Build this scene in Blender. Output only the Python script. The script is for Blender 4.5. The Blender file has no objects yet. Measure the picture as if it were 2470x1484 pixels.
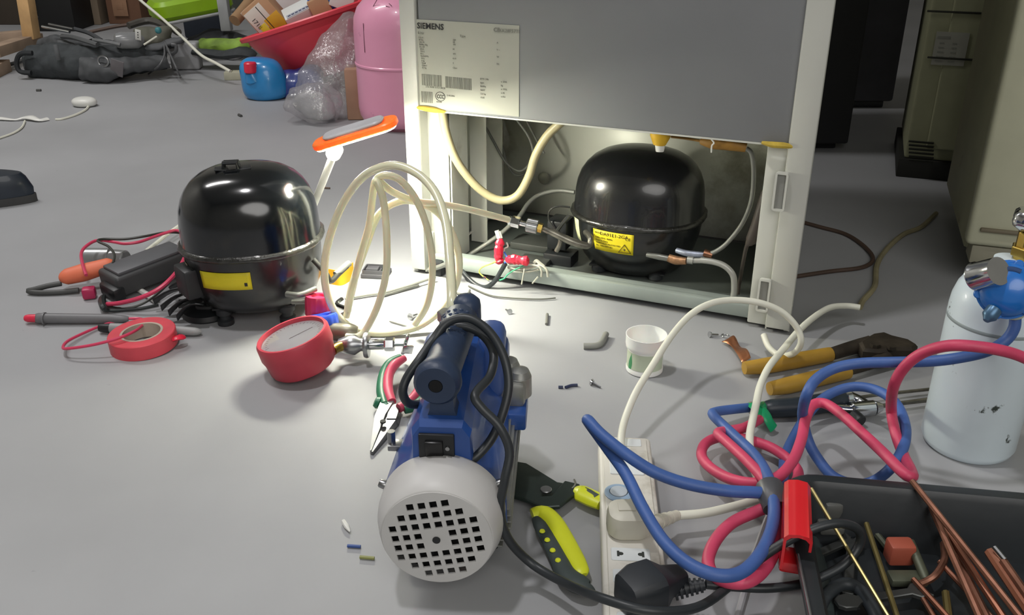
import bpy, bmesh, math, random
from mathutils import Vector, Matrix, Euler, noise as mnoise
R = random.Random(7)
S = bpy.context.scene
COL = S.collection
# ---------------------------------------------------------------- camera
FPX, TH, CH = 2237.0, math.radians(25.0), 0.60
W_, H_ = 2470, 1484
cd = bpy.data.cameras.new('camera'); cam = bpy.data.objects.new('camera', cd); COL.objects.link(cam)
cam.location = (0, 0, CH); cam.rotation_euler = (math.pi/2-TH, 0, 0)
cd.sensor_width = 36; cd.lens = 36*FPX/W_; cd.clip_start = 0.02; cd.clip_end = 60
S.camera = cam
# ---------------------------------------------------------------- world, light, exposure
S.view_settings.view_transform = 'Standard'; S.view_settings.look = 'None'
S.view_settings.exposure = 0.0; S.view_settings.gamma = 1.0; S.view_settings.use_curve_mapping = False
wd = bpy.data.worlds.new('world'); S.world = wd; wd.use_nodes = True
wd.node_tree.nodes['Background'].inputs[0].default_value = (0.9, 0.95, 1, 1)
wd.node_tree.nodes['Background'].inputs[1].default_value = 0.12
LAMP_POS = (-0.55, 0.80, 2.55); LAMP_W = 22; LED_STRENGTH = 280
FILL_W = 38
ld = bpy.data.lights.new('ceiling_bulb', 'AREA'); ld.shape = 'DISK'; ld.size = 0.16; ld.energy = LAMP_W; ld.color = (1, 0.98, 0.99)
lo = bpy.data.objects.new('ceiling_bulb_light', ld); COL.objects.link(lo); lo.location = LAMP_POS
ld2 = bpy.data.lights.new('far_tube', 'AREA'); ld2.shape = 'RECTANGLE'; ld2.size = 1.2; ld2.size_y = 0.2; ld2.energy = FILL_W; ld2.color = (1, 0.98, 0.97)
lo2 = bpy.data.objects.new('far_tube_light', ld2); COL.objects.link(lo2); lo2.location = (-1.9, 2.3, 2.6)
ld3 = bpy.data.lights.new('rear_fill', 'AREA'); ld3.shape = 'ELLIPSE'; ld3.size = 2.2; ld3.size_y = 1.5; ld3.energy = 30; ld3.color = (1, 0.98, 0.95)  # added unseen fill behind the camera, brightens the faces turned towards it
lo3 = bpy.data.objects.new('rear_fill_light', ld3); COL.objects.link(lo3); lo3.location = (0.5, -1.2, 1.7); lo3.rotation_euler = (math.radians(66), 0, math.radians(8))

def ray(px, py):
    a = (px-1235)/FPX; b = (742-py)/FPX
    return Vector((a, math.cos(TH)+b*math.sin(TH), -math.sin(TH)+b*math.cos(TH)))
def G(px, py, z=0.0):
    d = ray(px, py); t = (z-CH)/d.z
    return Vector((d.x*t, d.y*t, z))
def D(px, py, Y):
    d = ray(px, py); t = Y/d.y
    return Vector((d.x*t, Y, CH+d.z*t))
V = Vector
def V3(*a): return Vector(a)
# ---------------------------------------------------------------- materials
def lin(c):
    c = c/255.0
    return c/12.92 if c <= 0.04045 else ((c+0.055)/1.055)**2.4
def hexc(h):
    h = h.lstrip('#'); return tuple(lin(int(h[i:i+2], 16)) for i in (0, 2, 4))
_mats = {}
def mat(name, col, rough=0.5, metal=0.0, var=0.12, scale=18, bump=0.0, bscale=60, coat=0.0, trans=0.0, alpha=1.0, emit=0.0, sss=0.0, dirt=None, dscale=9, dlo=.55, dhi=.7, spec=None):
    if name in _mats: return _mats[name]
    m = bpy.data.materials.new(name); m.use_nodes = True; nt = m.node_tree; N = nt.nodes; L = nt.links
    b = N['Principled BSDF']; c = hexc(col)
    b.inputs['Roughness'].default_value = rough; b.inputs['Metallic'].default_value = metal
    b.inputs['Coat Weight'].default_value = coat; b.inputs['Transmission Weight'].default_value = trans
    b.inputs['Alpha'].default_value = alpha
    if spec is not None: b.inputs['Specular IOR Level'].default_value = spec
    tc = N.new('ShaderNodeTexCoord')
    nz = N.new('ShaderNodeTexNoise'); nz.inputs['Scale'].default_value = scale; nz.inputs['Detail'].default_value = 5
    L.new(tc.outputs['Object'], nz.inputs['Vector'])
    rp = N.new('ShaderNodeValToRGB'); L.new(nz.outputs['Fac'], rp.inputs['Fac'])
    rp.color_ramp.elements[0].position = 0.3; rp.color_ramp.elements[1].position = 0.7
    rp.color_ramp.elements[0].color = tuple(x*(1-var) for x in c)+(1,)
    rp.color_ramp.elements[1].color = tuple(min(1, x*(1+var)) for x in c)+(1,)
    out = rp.outputs['Color']
    if dirt:
        n2 = N.new('ShaderNodeTexNoise'); n2.inputs['Scale'].default_value = dscale; n2.inputs['Detail'].default_value = 8; n2.inputs['Roughness'].default_value = .65
        L.new(tc.outputs['Object'], n2.inputs['Vector'])
        r2 = N.new('ShaderNodeValToRGB'); L.new(n2.outputs['Fac'], r2.inputs['Fac'])
        r2.color_ramp.elements[0].position = dlo; r2.color_ramp.elements[1].position = dhi
        mx = N.new('ShaderNodeMix'); mx.data_type = 'RGBA'
        L.new(r2.outputs['Color'], mx.inputs[0]); L.new(out, mx.inputs[6]); mx.inputs[7].default_value = hexc(dirt)+(1,)
        out = mx.outputs[2]
    L.new(out, b.inputs['Base Color'])
    if emit: L.new(out, b.inputs['Emission Color']); b.inputs['Emission Strength'].default_value = emit
    if sss: b.inputs['Subsurface Weight'].default_value = sss; b.inputs['Subsurface Scale'].default_value = 0.01
    if bump:
        n3 = N.new('ShaderNodeTexNoise'); n3.inputs['Scale'].default_value = bscale; n3.inputs['Detail'].default_value = 6
        L.new(tc.outputs['Object'], n3.inputs['Vector'])
        bp = N.new('ShaderNodeBump'); bp.inputs['Strength'].default_value = bump; bp.inputs['Distance'].default_value = 0.002
        L.new(n3.outputs['Fac'], bp.inputs['Height']); L.new(bp.outputs['Normal'], b.inputs['Normal'])
    _mats[name] = m
    return m
# ---------------------------------------------------------------- mesh builder
class M:
    def __init__(s): s.v = []; s.f = []; s.T = Matrix.Identity(4)
    def at(s, loc=(0, 0, 0), rz=0, rx=0, ry=0, base=None):
        T = Matrix.Translation(loc) @ Euler((rx, ry, rz)).to_matrix().to_4x4()
        s.T = (base @ T) if base is not None else T
        return s
    def add(s, vs, fs):
        o = len(s.v); s.v += [s.T @ Vector(p) for p in vs]; s.f += [tuple(o+i for i in f) for f in fs]; return s
    def box(s, c, d, bev=0.0, rot=None, seg=2):
        bm = bmesh.new(); bmesh.ops.create_cube(bm, size=1)
        for v in bm.verts: v.co = Vector((v.co.x*d[0], v.co.y*d[1], v.co.z*d[2]))
        if bev: bmesh.ops.bevel(bm, geom=bm.edges[:], offset=min(bev, min(d)*.48), segments=seg, affect='EDGES', profile=.5)
        Rm = Euler(rot).to_matrix() if rot is not None else Matrix.Identity(3)
        bm.verts.index_update()
        vs = [Rm @ v.co+Vector(c) for v in bm.verts]; fs = [[v.index for v in f.verts] for f in bm.faces]; bm.free()
        return s.add(vs, fs)
    def loft(s, rings, c0=True, c1=True, closed=False):
        n = len(rings[0]); vs = [p for r in rings for p in r]; fs = []
        m = len(rings)
        for i in range(m if closed else m-1):
            for j in range(n):
                a = i*n+j; b = i*n+(j+1) % n; k = ((i+1) % m)*n
                fs.append((a, b, k+(j+1) % n, k+j))
        if c0 and not closed: fs.append(tuple(range(n-1, -1, -1)))
        if c1 and not closed: fs.append(tuple((m-1)*n+j for j in range(n)))
        return s.add(vs, fs)
    def lathe(s, prof, n=32, sx=1.0, sy=1.0, c0=True, c1=True):
        rings = [[(r*sx*math.cos(2*math.pi*j/n), r*sy*math.sin(2*math.pi*j/n), z) for j in range(n)] for r, z in prof]
        return s.loft(rings, c0, c1)
    def cyl(s, p0, p1, r0, r1=None, n=16, bev=0.0):
        p0 = Vector(p0); p1 = Vector(p1); r1 = r0 if r1 is None else r1
        d = p1-p0; Ln = d.length; q = d.to_track_quat('Z', 'Y').to_matrix().to_4x4()
        old = s.T; s.T = s.T @ Matrix.Translation(p0) @ q
        if bev: s.lathe([(r0-bev, 0), (r0, bev), (r1, Ln-bev), (r1-bev, Ln)], n)
        else: s.lathe([(r0, 0), (r1, Ln)], n)
        s.T = old; return s
    def turned(s, p0, p1, prof, n=24):      # prof = (r, t in metres along the axis)
        p0 = Vector(p0); d = Vector(p1)-p0; q = d.to_track_quat('Z', 'Y').to_matrix().to_4x4()
        old = s.T; s.T = s.T @ Matrix.Translation(p0) @ q; s.lathe(prof, n); s.T = old; return s
    def tube(s, pts, r, n=10, sub=5, closed=False, flat=None, caps=True):
        pts = [Vector(p) for p in pts]
        rad = r if isinstance(r, (list, tuple)) else [r]*len(pts)
        P = []; RR = []
        m = len(pts)
        if sub > 1 and m > 2:
            for i in range(m if closed else m-1):
                if closed: a, b, c, d = pts[(i-1) % m], pts[i], pts[(i+1) % m], pts[(i+2) % m]
                else: a, b, c, d = pts[max(i-1, 0)], pts[i], pts[i+1], pts[min(i+2, m-1)]
                for k in range(sub):
                    t = k/sub
                    P.append(0.5*((2*b)+(c-a)*t+(2*a-5*b+4*c-d)*t*t+(3*b-a-3*c+d)*t**3))
                    RR.append(rad[i]*(1-t)+rad[(i+1) % m]*t)
            if not closed: P.append(pts[-1]); RR.append(rad[-1])
        else: P = pts; RR = list(rad)
        rings = []; nrm = None; K = len(P)
        for i in range(K):
            t = (P[(i+1) % K]-P[(i-1) % K]) if closed else (P[min(i+1, K-1)]-P[max(i-1, 0)])
            if t.length < 1e-9: t = Vector((0, 0, 1))
            t.normalize()
            if nrm is None:
                nrm = t.cross(Vector((0, 0, 1)));
                if nrm.length < 1e-3: nrm = Vector((1, 0, 0))
            nrm = (nrm-t*nrm.dot(t)); nrm.normalize(); bn = t.cross(nrm)
            fl = flat or 1.0
            rings.append([P[i]+RR[i]*(math.cos(2*math.pi*j/n)*nrm+fl*math.sin(2*math.pi*j/n)*bn) for j in range(n)])
        return s.loft(rings, caps, caps, closed)
    def prism(s, out, z0, z1, bev=0.0):
        # outline in xy, thickness in z ; simple inset bevel towards the centroid
        n = len(out)
        if bev:
            cx = sum(p[0] for p in out)/n; cy = sum(p[1] for p in out)/n
            def ins(k):
                res = []
                for i in range(n):
                    a = Vector(out[i-1][:2]); b = Vector(out[i][:2]); c = Vector(out[(i+1) % n][:2])
                    e1 = (b-a); e2 = (c-b)
                    nn = Vector((-(e1.y+e2.y), e1.x+e2.x))
                    if nn.length < 1e-9: nn = Vector((cx, cy))-b
                    nn.normalize(); res.append(b+nn*k)
                return res
            area = sum(out[i][0]*out[(i+1) % n][1]-out[(i+1) % n][0]*out[i][1] for i in range(n))
            sg = 1 if area > 0 else -1
            i1 = ins(bev*sg)
            rings = [[(p.x, p.y, z0) for p in i1], [(p[0], p[1], z0+bev) for p in out], [(p[0], p[1], z1-bev) for p in out], [(p.x, p.y, z1) for p in i1]]
        else: rings = [[(p[0], p[1], z0) for p in out], [(p[0], p[1], z1) for p in out]]
        return s.loft(rings)
    def grid(s, fn, nu, nv, thick=0.0):
        vs = [fn(i/(nu-1), j/(nv-1)) for j in range(nv) for i in range(nu)]
        fs = [(j*nu+i, j*nu+i+1, (j+1)*nu+i+1, (j+1)*nu+i) for j in range(nv-1) for i in range(nu-1)]
        return s.add(vs, fs)

def text_mesh(m, txt, size, T, bold=True, thick=0.0002, align='LEFT', sx=1.0):
    cu = bpy.data.curves.new('lettering', 'FONT'); cu.body = txt; cu.size = size; cu.extrude = thick; cu.align_x = align; cu.resolution_u = 2
    if bold: cu.offset = size*0.02
    o = bpy.data.objects.new('tmp_text', cu); COL.objects.link(o)
    dg = bpy.context.evaluated_depsgraph_get(); me = o.evaluated_get(dg).to_mesh()
    old = m.T; m.T = old @ T
    m.add([Vector((v.co.x*sx, v.co.y, v.co.z)) for v in me.vertices], [tuple(p.vertices) for p in me.polygons]); m.T = old
    o.evaluated_get(dg).to_mesh_clear(); bpy.data.objects.remove(o); bpy.data.curves.remove(cu)

def props(o, label=None, cat=None, group=None, kind=None):
    if label: o['label'] = label
    if cat: o['category'] = cat
    if group: o['group'] = group
    if kind: o['kind'] = kind
def thing(name, label, cat, loc, group=None):
    o = bpy.data.objects.new(name, None); COL.objects.link(o); o.location = loc; o.empty_display_size = .02
    props(o, label, cat, group); o['_w'] = 1
    return o
def root_loc(o):
    while o.parent: o = o.parent
    return Vector(o.location)
def obj(name, m, mt, parent=None, label=None, cat=None, group=None, kind=None, sharp=0.7, flat=False, solid=0.0, origin=None):
    me = bpy.data.meshes.new(name)
    if parent is not None: base = root_loc(parent)
    elif origin is not None: base = Vector(origin)
    else:
        xs = [p.x for p in m.v]; ys = [p.y for p in m.v]; zs = [p.z for p in m.v]
        base = Vector(((min(xs)+max(xs))/2, (min(ys)+max(ys))/2, min(zs)))
    me.from_pydata([p-base for p in m.v], [], m.f); me.update()
    bm = bmesh.new(); bm.from_mesh(me); bmesh.ops.recalc_face_normals(bm, faces=bm.faces); bm.to_mesh(me); bm.free()
    if not flat:
        me.polygons.foreach_set('use_smooth', [True]*len(me.polygons)); me.set_sharp_from_angle(angle=sharp)
    me.materials.append(mt)
    o = bpy.data.objects.new(name, me); COL.objects.link(o)
    if parent is not None: o.parent = parent
    else: o.location = base
    props(o, label, cat, group, kind)
    if solid:
        md = o.modifiers.new('thickness', 'SOLIDIFY'); md.thickness = solid; md.offset = 0
    return o
# material palette
BLACKP = mat('black_plastic', '1a1c1e', .45, var=.15)
BLACKR = mat('black_rubber', '202326', .6, var=.2)
CORD_BLACK = mat('black_cord', '2a2e31', .42)
SHELL = mat('black_enamel_steel', '0d1013', .16, coat=.6, var=.3, scale=6, bump=.08, bscale=25, dirt='26241f', dscale=14, dlo=.6, dhi=.8)
SHELL.node_tree.nodes['Principled BSDF'].inputs['Coat Roughness'].default_value = .14
SHELLB = mat('brushed_black_steel', '1b1c1e', .27, coat=.3, var=.3, scale=6, bump=.1, bscale=25)
CHROME = mat('chrome', 'c9cbcd', .14, 1.0)
STEEL = mat('steel', '9a9b9c', .32, 1.0, bump=.1)
BRASS = mat('brass', 'b39a50', .3, 1.0)
COPPER = mat('copper', 'a5755c', .38, 1.0, var=.3, scale=30)
REDP = mat('red_plastic', 'd42a35', .4, var=.08)
ORANGE = mat('orange_plastic', 'e2763a', .5, var=.08)
YEL = mat('yellow_label', 'e6d21c', .55, var=.06)
WHITEP = mat('white_plastic', 'd9d9d3', .4, var=.05)
WHITEC = mat('white_cord', 'dcdccd', .45, var=.05)
GREYM = mat('grey_metal', '8e8f8d', .45, .3)
INK = mat('dark_ink', '2b2b2a', .7, var=0)
# ================================================================ room
CONC = mat('polished_concrete', '9c9d9f', .52, var=.09, scale=2.6, bump=.12, bscale=30, dirt='6b6c6a', dscale=26, dlo=.70, dhi=.78, spec=.35)
nt = CONC.node_tree
m = M(); m.grid(lambda u, v: Vector((-3.2+u*6.0, -1.5+v*6.9, 0)), 2, 2)
obj('floor', m, CONC, kind='structure')
WALL = mat('pale_plaster', 'c2c0b8', .85, var=.1, scale=3)
def wall(name, a, b, h=2.8):
    m = M(); a = Vector(a); b = Vector(b); d = (b-a); n = Vector((-d.y, d.x, 0)).normalized()*.1
    m.loft([[a, b, b+n, a+n], [a+V3(0, 0, h), b+V3(0, 0, h), b+n+V3(0, 0, h), a+n+V3(0, 0, h)]])
    obj(name, m, WALL, kind='structure', flat=True)
wall('wall_back', (-3.2, 5.4, 0), (2.8, 5.4, 0)); wall('wall_left', (-3.2, -1.5, 0), (-3.2, 5.4, 0))
wall('wall_right', (2.8, 5.4, 0), (2.8, -1.5, 0)); wall('wall_front', (2.8, -1.5, 0), (-3.2, -1.5, 0))
m = M(); m.box((-.2, 1.95, 2.85), (6.2, 7.1, .1)); obj('ceiling', m, mat('ceiling_paint', 'b8b8b4', .9), kind='structure', flat=True)
# small marks on the concrete: pits, chips and stains with real shape
# ================================================================ refrigerator seen from behind
L0 = G(999, 654); R0 = G(1903, 806)
U = (R0-L0); FW = U.length; U.normalize(); Vd = Vector((-U.y, U.x, 0)); Z = Vector((0, 0, 1))
FM = Matrix.Translation(L0) @ Matrix(((U.x, Vd.x, 0, 0), (U.y, Vd.y, 0, 0), (0, 0, 1, 0), (0, 0, 0, 1)))
FI = FM.inverted()
def PF(px, py, v=0.0):          # photo pixel -> point on the vertical plane v metres inside the cabinet back
    d = ray(px, py); o = Vector((0, 0, CH)); q = L0+Vd*v
    t = (q-o).dot(Vd)/d.dot(Vd); return o+d*t
def PL(px, py, v=0.0): return FI @ PF(px, py, v)
fr = thing('refrigerator', 'tall white refrigerator turned back to front, lower back cover removed, compressor bay open', 'refrigerator', L0)
CAB = mat('white_cabinet_steel', 'c2c3bb', .4, var=.04, scale=5)
BAY = mat('bay_galvanised_steel', 'e0e1d6', .42, .1, var=.06, scale=7, dirt='a9a694', dscale=6)
GREYPANEL = mat('grey_back_panel', '7e8082', .5, var=.05, scale=6, bump=.05)
FH = 1.72; FDp = .60; PB = .275; wl = .024
# body above the bay: shell of sides and top, front
SK = -.085
m = M().at(base=FM); m.loft([[(.002, .008, z), (FW-.002, .008, z), (FW-.002+SK*FDp, FDp, z), (.002, FDp, z)] for z in (.312, FH)])
obj('body', m, CAB, fr, flat=False)
m = M().at(base=FM); m.box((.004, FDp/2, FH/2), (.008, FDp, FH), .002); obj('side_panel', m, CAB, fr)
m = M().at(base=FM); m.loft([[(FW-.008, .0, z), (FW, .0, z), (FW+SK*FDp, FDp, z), (FW-.008+SK*FDp, FDp, z)] for z in (.004, FH)]); obj('side_panel', m, CAB, fr)
# flanges at the back, left one and right one, with a return
for nm, x0, sgn in (('rear_flange', 0, 1), ('rear_flange', FW, -1)):
    m = M().at(base=FM)
    w = .026 if sgn > 0 else .034
    m.box((x0+sgn*w/2, -.003, FH/2+.004), (w, .012, FH-.008), .003)
    m.box((x0+sgn*(w-.001), .012, .15), (.0022, .034, .29), 0)
    obj(nm, m, CAB, fr)
m = M().at(base=FM); m.box((FW/2+.0, -.001, (PB+FH)/2), (FW-.058, .004, FH-PB), .001); obj('back_panel', m, GREYPANEL, fr)
# light edge of panel
m = M().at(base=FM); m.box((FW/2, .001, PB-.0012), (FW-.05, .010, .0024), 0); obj('panel_lip', m, CAB, fr)
# bay: inner left wall, inner right wall, back wall, roof, tray
m = M().at(base=FM); m.box((.032, .165, .155), (.004, .28, .25)); obj('bay_side', m, BAY, fr)
m = M().at(base=FM); m.loft([[(FW-.038, .03, z), (FW-.034, .03, z), (FW-.034+SK*.3, .305, z), (FW-.038+SK*.3, .305, z)] for z in (.03, .28)]); obj('bay_side', m, BAY, fr)
m = M().at(base=FM); m.box((.043, .020, .145), (.036, .0022, .28)); obj('bay_rib', m, mat('rib_grey_white', 'a9aaa2', .5), fr)
m = M().at(base=FM); m.box((.064, .05, .145), (.0022, .06, .27)); m.box((.066, .12, .15), (.030, .0025, .26)); obj('bay_rib', m, BAY, fr)
m = M().at(base=FM); m.box((.056, .21, .155), (.030, .0025, .25)); obj('bay_rib', m, BAY, fr)
m = M().at(base=FM); m.box((FW-.047, .006, PB/2+.004), (.028, .010, PB-.006), .002); obj('rear_flange', m, CAB, fr)
m = M().at(base=FM); m.grid(lambda u, v: Vector((.03+u*(FW-.062), .305-.0*v, .018+v*.27)), 2, 2); obj('bay_back', m, BAY, fr, solid=.002)
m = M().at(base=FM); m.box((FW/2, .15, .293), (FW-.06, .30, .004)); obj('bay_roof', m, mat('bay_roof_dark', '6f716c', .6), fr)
TRAY = mat('tray_steel', '5a605d', .45, .2, var=.15, scale=8, dirt='4a4a44', dscale=5)  # steel toned darker, the shade inside the bay is put into its colour
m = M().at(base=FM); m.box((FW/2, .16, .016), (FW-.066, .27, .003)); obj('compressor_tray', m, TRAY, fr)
m = M().at(base=FM); m.box((FW/2, .012, .022), (FW-.066, .014, .022), .004); m.box((FW/2, .024, .028), (FW-.066, .022, .006), .002)
obj('tray_rail', m, mat('rail_steel', '9aa39d', .4, .2, var=.12, scale=9), fr)
# foil side slots
def slot(px0, py0, px1, py1, v, nm='slot_cover'):
    pass
def rrect(w, h, r, n=5):
    out = []
    for cx, cy, a0 in ((w/2-r, h/2-r, 0), (-w/2+r, h/2-r, 90), (-w/2+r, -h/2+r, 180), (w/2-r, -h/2+r, 270)):
        for k in range(n+1):
            a = math.radians(a0+90*k/n); out.append((cx+r*math.cos(a), cy+r*math.sin(a)))
    return out
def rring(m, w, h, r, t, z0, z1):
    a = rrect(w, h, r); b = rrect(w-2*t, h-2*t, max(r-t, .0005))
    m.loft([[(p[0], p[1], z0) for p in a], [(p[0], p[1], z1) for p in a], [(p[0], p[1], z1) for p in b], [(p[0], p[1], z0) for p in b]], False, False, True)
# slot rims: vertical long loops pressed in the flange returns (left: on the inner wall; right: on the flange)
for px, py, h in ((1021, 355, .048), (1040, 582, .038)):
    c = PL(px, py, .0185); m = M(); m.T = FM @ Matrix.Translation(c) @ Matrix.Rotation(math.radians(90), 4, 'X')
    rring(m, .013, h, .003, .0022, 0, .005)
    obj('slot_rim', m, CAB, fr)
for px, py, h in ((1882, 462, .054), (1842, 712, .050)):
    c = PL(px, py, -.012)
    m = M(); m.T = FM @ Matrix.Translation(c) @ Matrix.Rotation(math.radians(90), 4, 'X')
    rring(m, .017, h, .004, .0028, -.003, .004)
    obj('slot_rim', m, CAB, fr)
    m = M(); m.T = FM @ Matrix.Translation(c) @ Matrix.Rotation(math.radians(90), 4, 'X')
    m.prism(rrect(.0115, h-.006, .002), -.004, 0); obj('slot', m, mat('slot_grey', '8a8b85', .6), fr)
# rating label
lab_o = PF(998, 267, -.0042)
def lab_T(px, py, off=-.0046):
    c = FI @ PF(px, py, off)
    return FM @ Matrix.Translation(c) @ Matrix.Rotation(math.radians(90), 4, 'X')
p0 = PL(999, 46, -.0035); p1 = PL(1252, 268, -.0035)
m = M().at(base=FM); m.box(((p0.x+p1.x)/2, -.0036, (p0.z+PB+.003)/2), (p1.x-p0.x, .0008, p0.z-PB-.003)); LBL = mat('label_paper', 'a3a498', .6, var=.03)
rl = obj('rating_label', m, LBL, fr, label='pale rating label with black SIEMENS heading and barcode')
m = M(); text_mesh(m, 'SIEMENS', .0118, lab_T(1006, 68), True); obj('lettering', m, INK, rl)
INK2 = mat('grey_ink', '7b7c73', .7, var=0)
m = M()
text_mesh(m, 'CE', .008, lab_T(1190, 76), True); text_mesh(m, 'KK28F57TI', .0068, lab_T(1204, 77), False)
text_mesh(m, 'E-Nr', .0052, lab_T(1008, 82), False); text_mesh(m, 'Type', .0045, lab_T(1109, 89), False)
rows = ['220 V~', '50 Hz', '145 W', 'R600a 52g', 'N / ST', '276 L', '195 L', '81 L', '0.68 kWh', '24 h', '5 kg', 'Total', 'Class I', '62 kg']
for i, t in enumerate(rows):
    text_mesh(m, t, .0033, lab_T(1009+i*.7, 92+i*5.6), False)
    if i % 2 == 0 or i < 3: text_mesh(m, t.split()[0], .0033, lab_T(1092, 98+i*5.6), False)
for i, t in enumerate(['kWh 24h', 'type', 'R600a', 'N/ST', '2.6 kg', '0.68']):
    text_mesh(m, t, .0036, lab_T(1158+i*.2, 192+i*9), False); text_mesh(m, ['x 276L', 'kg', 'x 195L', 'x 81', 'x 0.6', ''][i], .0036, lab_T(1208, 199+i*9), False)
for i, t in enumerate(['A', 'V ~', 'W', 'Hz']): text_mesh(m, t, .0035, lab_T(1198, 105+i*17), False)
text_mesh(m, '276 8400 5713 0028', .0040, lab_T(1026, 211), False)
text_mesh(m, 'E 052806', .0034, lab_T(1078, 232), False); text_mesh(m, 'A05308', .003, lab_T(1052, 247), False)
obj('lettering', m, INK2, rl, kind='stuff')
m = M()
def bars(px0, py0, px1, py1, n):
    for i in range(n):
        t = i/n; w = R.choice((.25, .5, .7))
        q0 = PL(px0+(px1-px0)*t, py0+(py1-py0)*t, -.0044); q1 = PL(px0+(px1-px0)*(t+w/n), py0+(py1-py0)*t, -.0044)
        m.box(((q0.x+q1.x)/2, -.0044, q0.z-.0085), (q1.x-q0.x, .0004, .017))
m.T = FM; bars(1017, 178, 1066, 182, 26); bars(1074, 184, 1138, 190, 34); bars(1016, 220, 1044, 222, 12)
obj('barcode', m, INK2, rl, kind='stuff')
m = M(); m.T = lab_T(1062, 233)
m.loft([[(.0082*math.cos(a)*k, .0072*math.sin(a)*k, z) for a in [2*math.pi*i/24 for i in range(24)]] for k, z in ((1, 0), (1, .0003), (.9, .0003), (.9, 0))], False, False, True)
text_mesh(m, 'CCC', .0078, Matrix.Translation((-.0058, -.0028, 0)), True, sx=.72)
obj('ccc_mark', m, INK, rl)
# foam tape and yellow tape bits on the panel edge
FOAM = mat('yellow_foam_tape', 'b39a3a', .8, var=.3, scale=60, bump=.4)
def blob(m, pts, r, n=8): m.tube(pts, r, n, 4)
m = M(); blob(m, [PF(1002, 258, -.006), PF(1025, 262, -.008), PF(1050, 266, -.007), PF(1078, 270, -.002)], [.002, .0042, .0042, .0015]); obj('yellow_tape', m, FOAM, fr)
m = M(); blob(m, [PF(1838, 344, -.006), PF(1862, 349, -.01), PF(1890, 351, -.01), PF(1914, 354, -.006)], [.002, .0042, .0042, .0025]); obj('yellow_tape', m, FOAM, fr)
m = M(); c = PF(1594, 322, .012)
m.turned(c+V3(0, 0, .012), c-V3(.001, 0, .016), [(.010, 0), (.0145, .006), (.0145, .016), (.009, .028), (.002, .0285)], 14); kn = obj('yellow_plug', m, mat('yellow_plug', 'c9a01e', .5), fr)
m = M(); m.cyl(c-V3(0, 0, .014), c-V3(0, .002, .026), .0075, .006, 12, .001); obj('plug_tip', m, WHITEP, kn)
m = M(); m.tube([PF(1620, 330, .03), PF(1655, 334, .02), PF(1690, 340, .015)], .002, 8); m.tube([PF(1690, 341, .012), PF(1720, 345, .010), PF(1765, 349, .010), PF(1800, 356, .012)], [.004, .0085, .0085, .0065], 10)
hb = obj('taped_harness', m, mat('brown_tape', '8a6422', .6, var=.2, scale=50, bump=.3), fr, label='brown taped wire bundle with white cable tie')
m = M(); m.tube([PF(1716, 336, .0), PF(1722, 345, -.002), PF(1717, 352, -.001), PF(1716, 368, .0)], .0011, 6); obj('cable_tie', m, WHITEP, hb)
# bay hoses and pipes
DRAIN = mat('aged_drain_hose', 'a39a78', .45, var=.18, scale=12)
PIPEG = mat('grey_pipe', '7f807a', .45, .2); PIPEB = mat('black_pipe', '2a2b28', .5)
def bay_tube(name, pts, r, mt, v=None, **k):
    m = M(); m.tube([PF(p[0], p[1], p[2] if len(p) > 2 else v) for p in pts], r, 10, 6); return obj(name, m, mt, fr, **k)
bay_tube('drain_hose', [(1066, 262, .006), (1076, 320, .010), (1100, 385, .02), (1140, 440, .035), (1180, 473, .045), (1216, 484, .05), (1250, 470, .055), (1276, 425, .06), (1292, 375, .065), (1322, 325, .07), (1372, 280, .07)], .0068, DRAIN, label='thick beige drain hose hanging in a deep loop')
for pts in ([(1150, 270, .2), (1190, 340, .2), (1215, 385, .2), (1240, 408, .2), (1262, 410, .2), (1285, 380, .2), (1275, 330, .2), (1232, 272, .2)],
            [(1172, 270, .23), (1210, 350, .23), (1222, 392, .22), (1240, 420, .22), (1262, 420, .22), (1280, 400, .21)],
            [(1262, 275, .24), (1290, 330, .24), (1312, 370, .24)]):
    bay_tube('condenser_pipe', pts, .0022, PIPEG)
bay_tube('wire_sleeve', [(1103, 270, .09), (1106, 330, .09), (1104, 380, .095), (1092, 440, .09), (1085, 490, .09), (1084, 540, .09)], .0036, PIPEB, label='black sleeve hanging at the left of the bay')
bay_tube('suction_pipe', [(1386, 464, .2), (1345, 460, .2), (1302, 470, .19), (1275, 490, .17), (1250, 525, .14), (1200, 570, .10), (1140, 610, .07), (1080, 648, .04), (1030, 672, .02)], .0038, PIPEG)
bay_tube('liquid_pipe', [(1800, 358, .05), (1813, 372, .05), (1818, 420, .05), (1812, 485, .05), (1790, 540, .05), (1755, 585, .05), (1728, 606, .05), (1706, 614, .05)], .0034, PIPEG)
m = M(); m.tube([PF(1632, 604, .055), PF(1660, 612, .05), PF(1700, 615, .05)], [.0042, .005, .0042], 10); obj('brazed_joint', m, mat('braze_blue_grey', '8d93a3', .4, .5, var=.3, scale=80), fr)
m = M(); m.tube([PF(1698, 610, .05), PF(1718, 616, .05)], [.0062, .005], 10); obj('copper_joint', m, COPPER, fr)
bay_tube('discharge_pipe', [(1690, 628, .03), (1720, 632, .03), (1748, 642, .03), (1768, 664, .03), (1771, 695, .03), (1768, 722, .03)], .0046, mat('light_pipe', 'a0a09a', .4, .3))
m = M(); m.tube([PF(1868, 425, .016), PF(1858, 458, .016), PF(1850, 468, .016), PF(1832, 530, .016), PF(1813, 578, .018), PF(1802, 592, .02), PF(1795, 620, .03), PF(1784, 680, .05), PF(1780, 710, .05)], [.0025, .003, .0085, .0095, .0085, .003, .0028, .0028, .0028], 12)
obj('filter_drier', m, mat('dark_drier', '3f3832', .5), fr, label='dark cylindrical filter drier on a thin vertical pipe')
m = M().at(base=FM)
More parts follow.
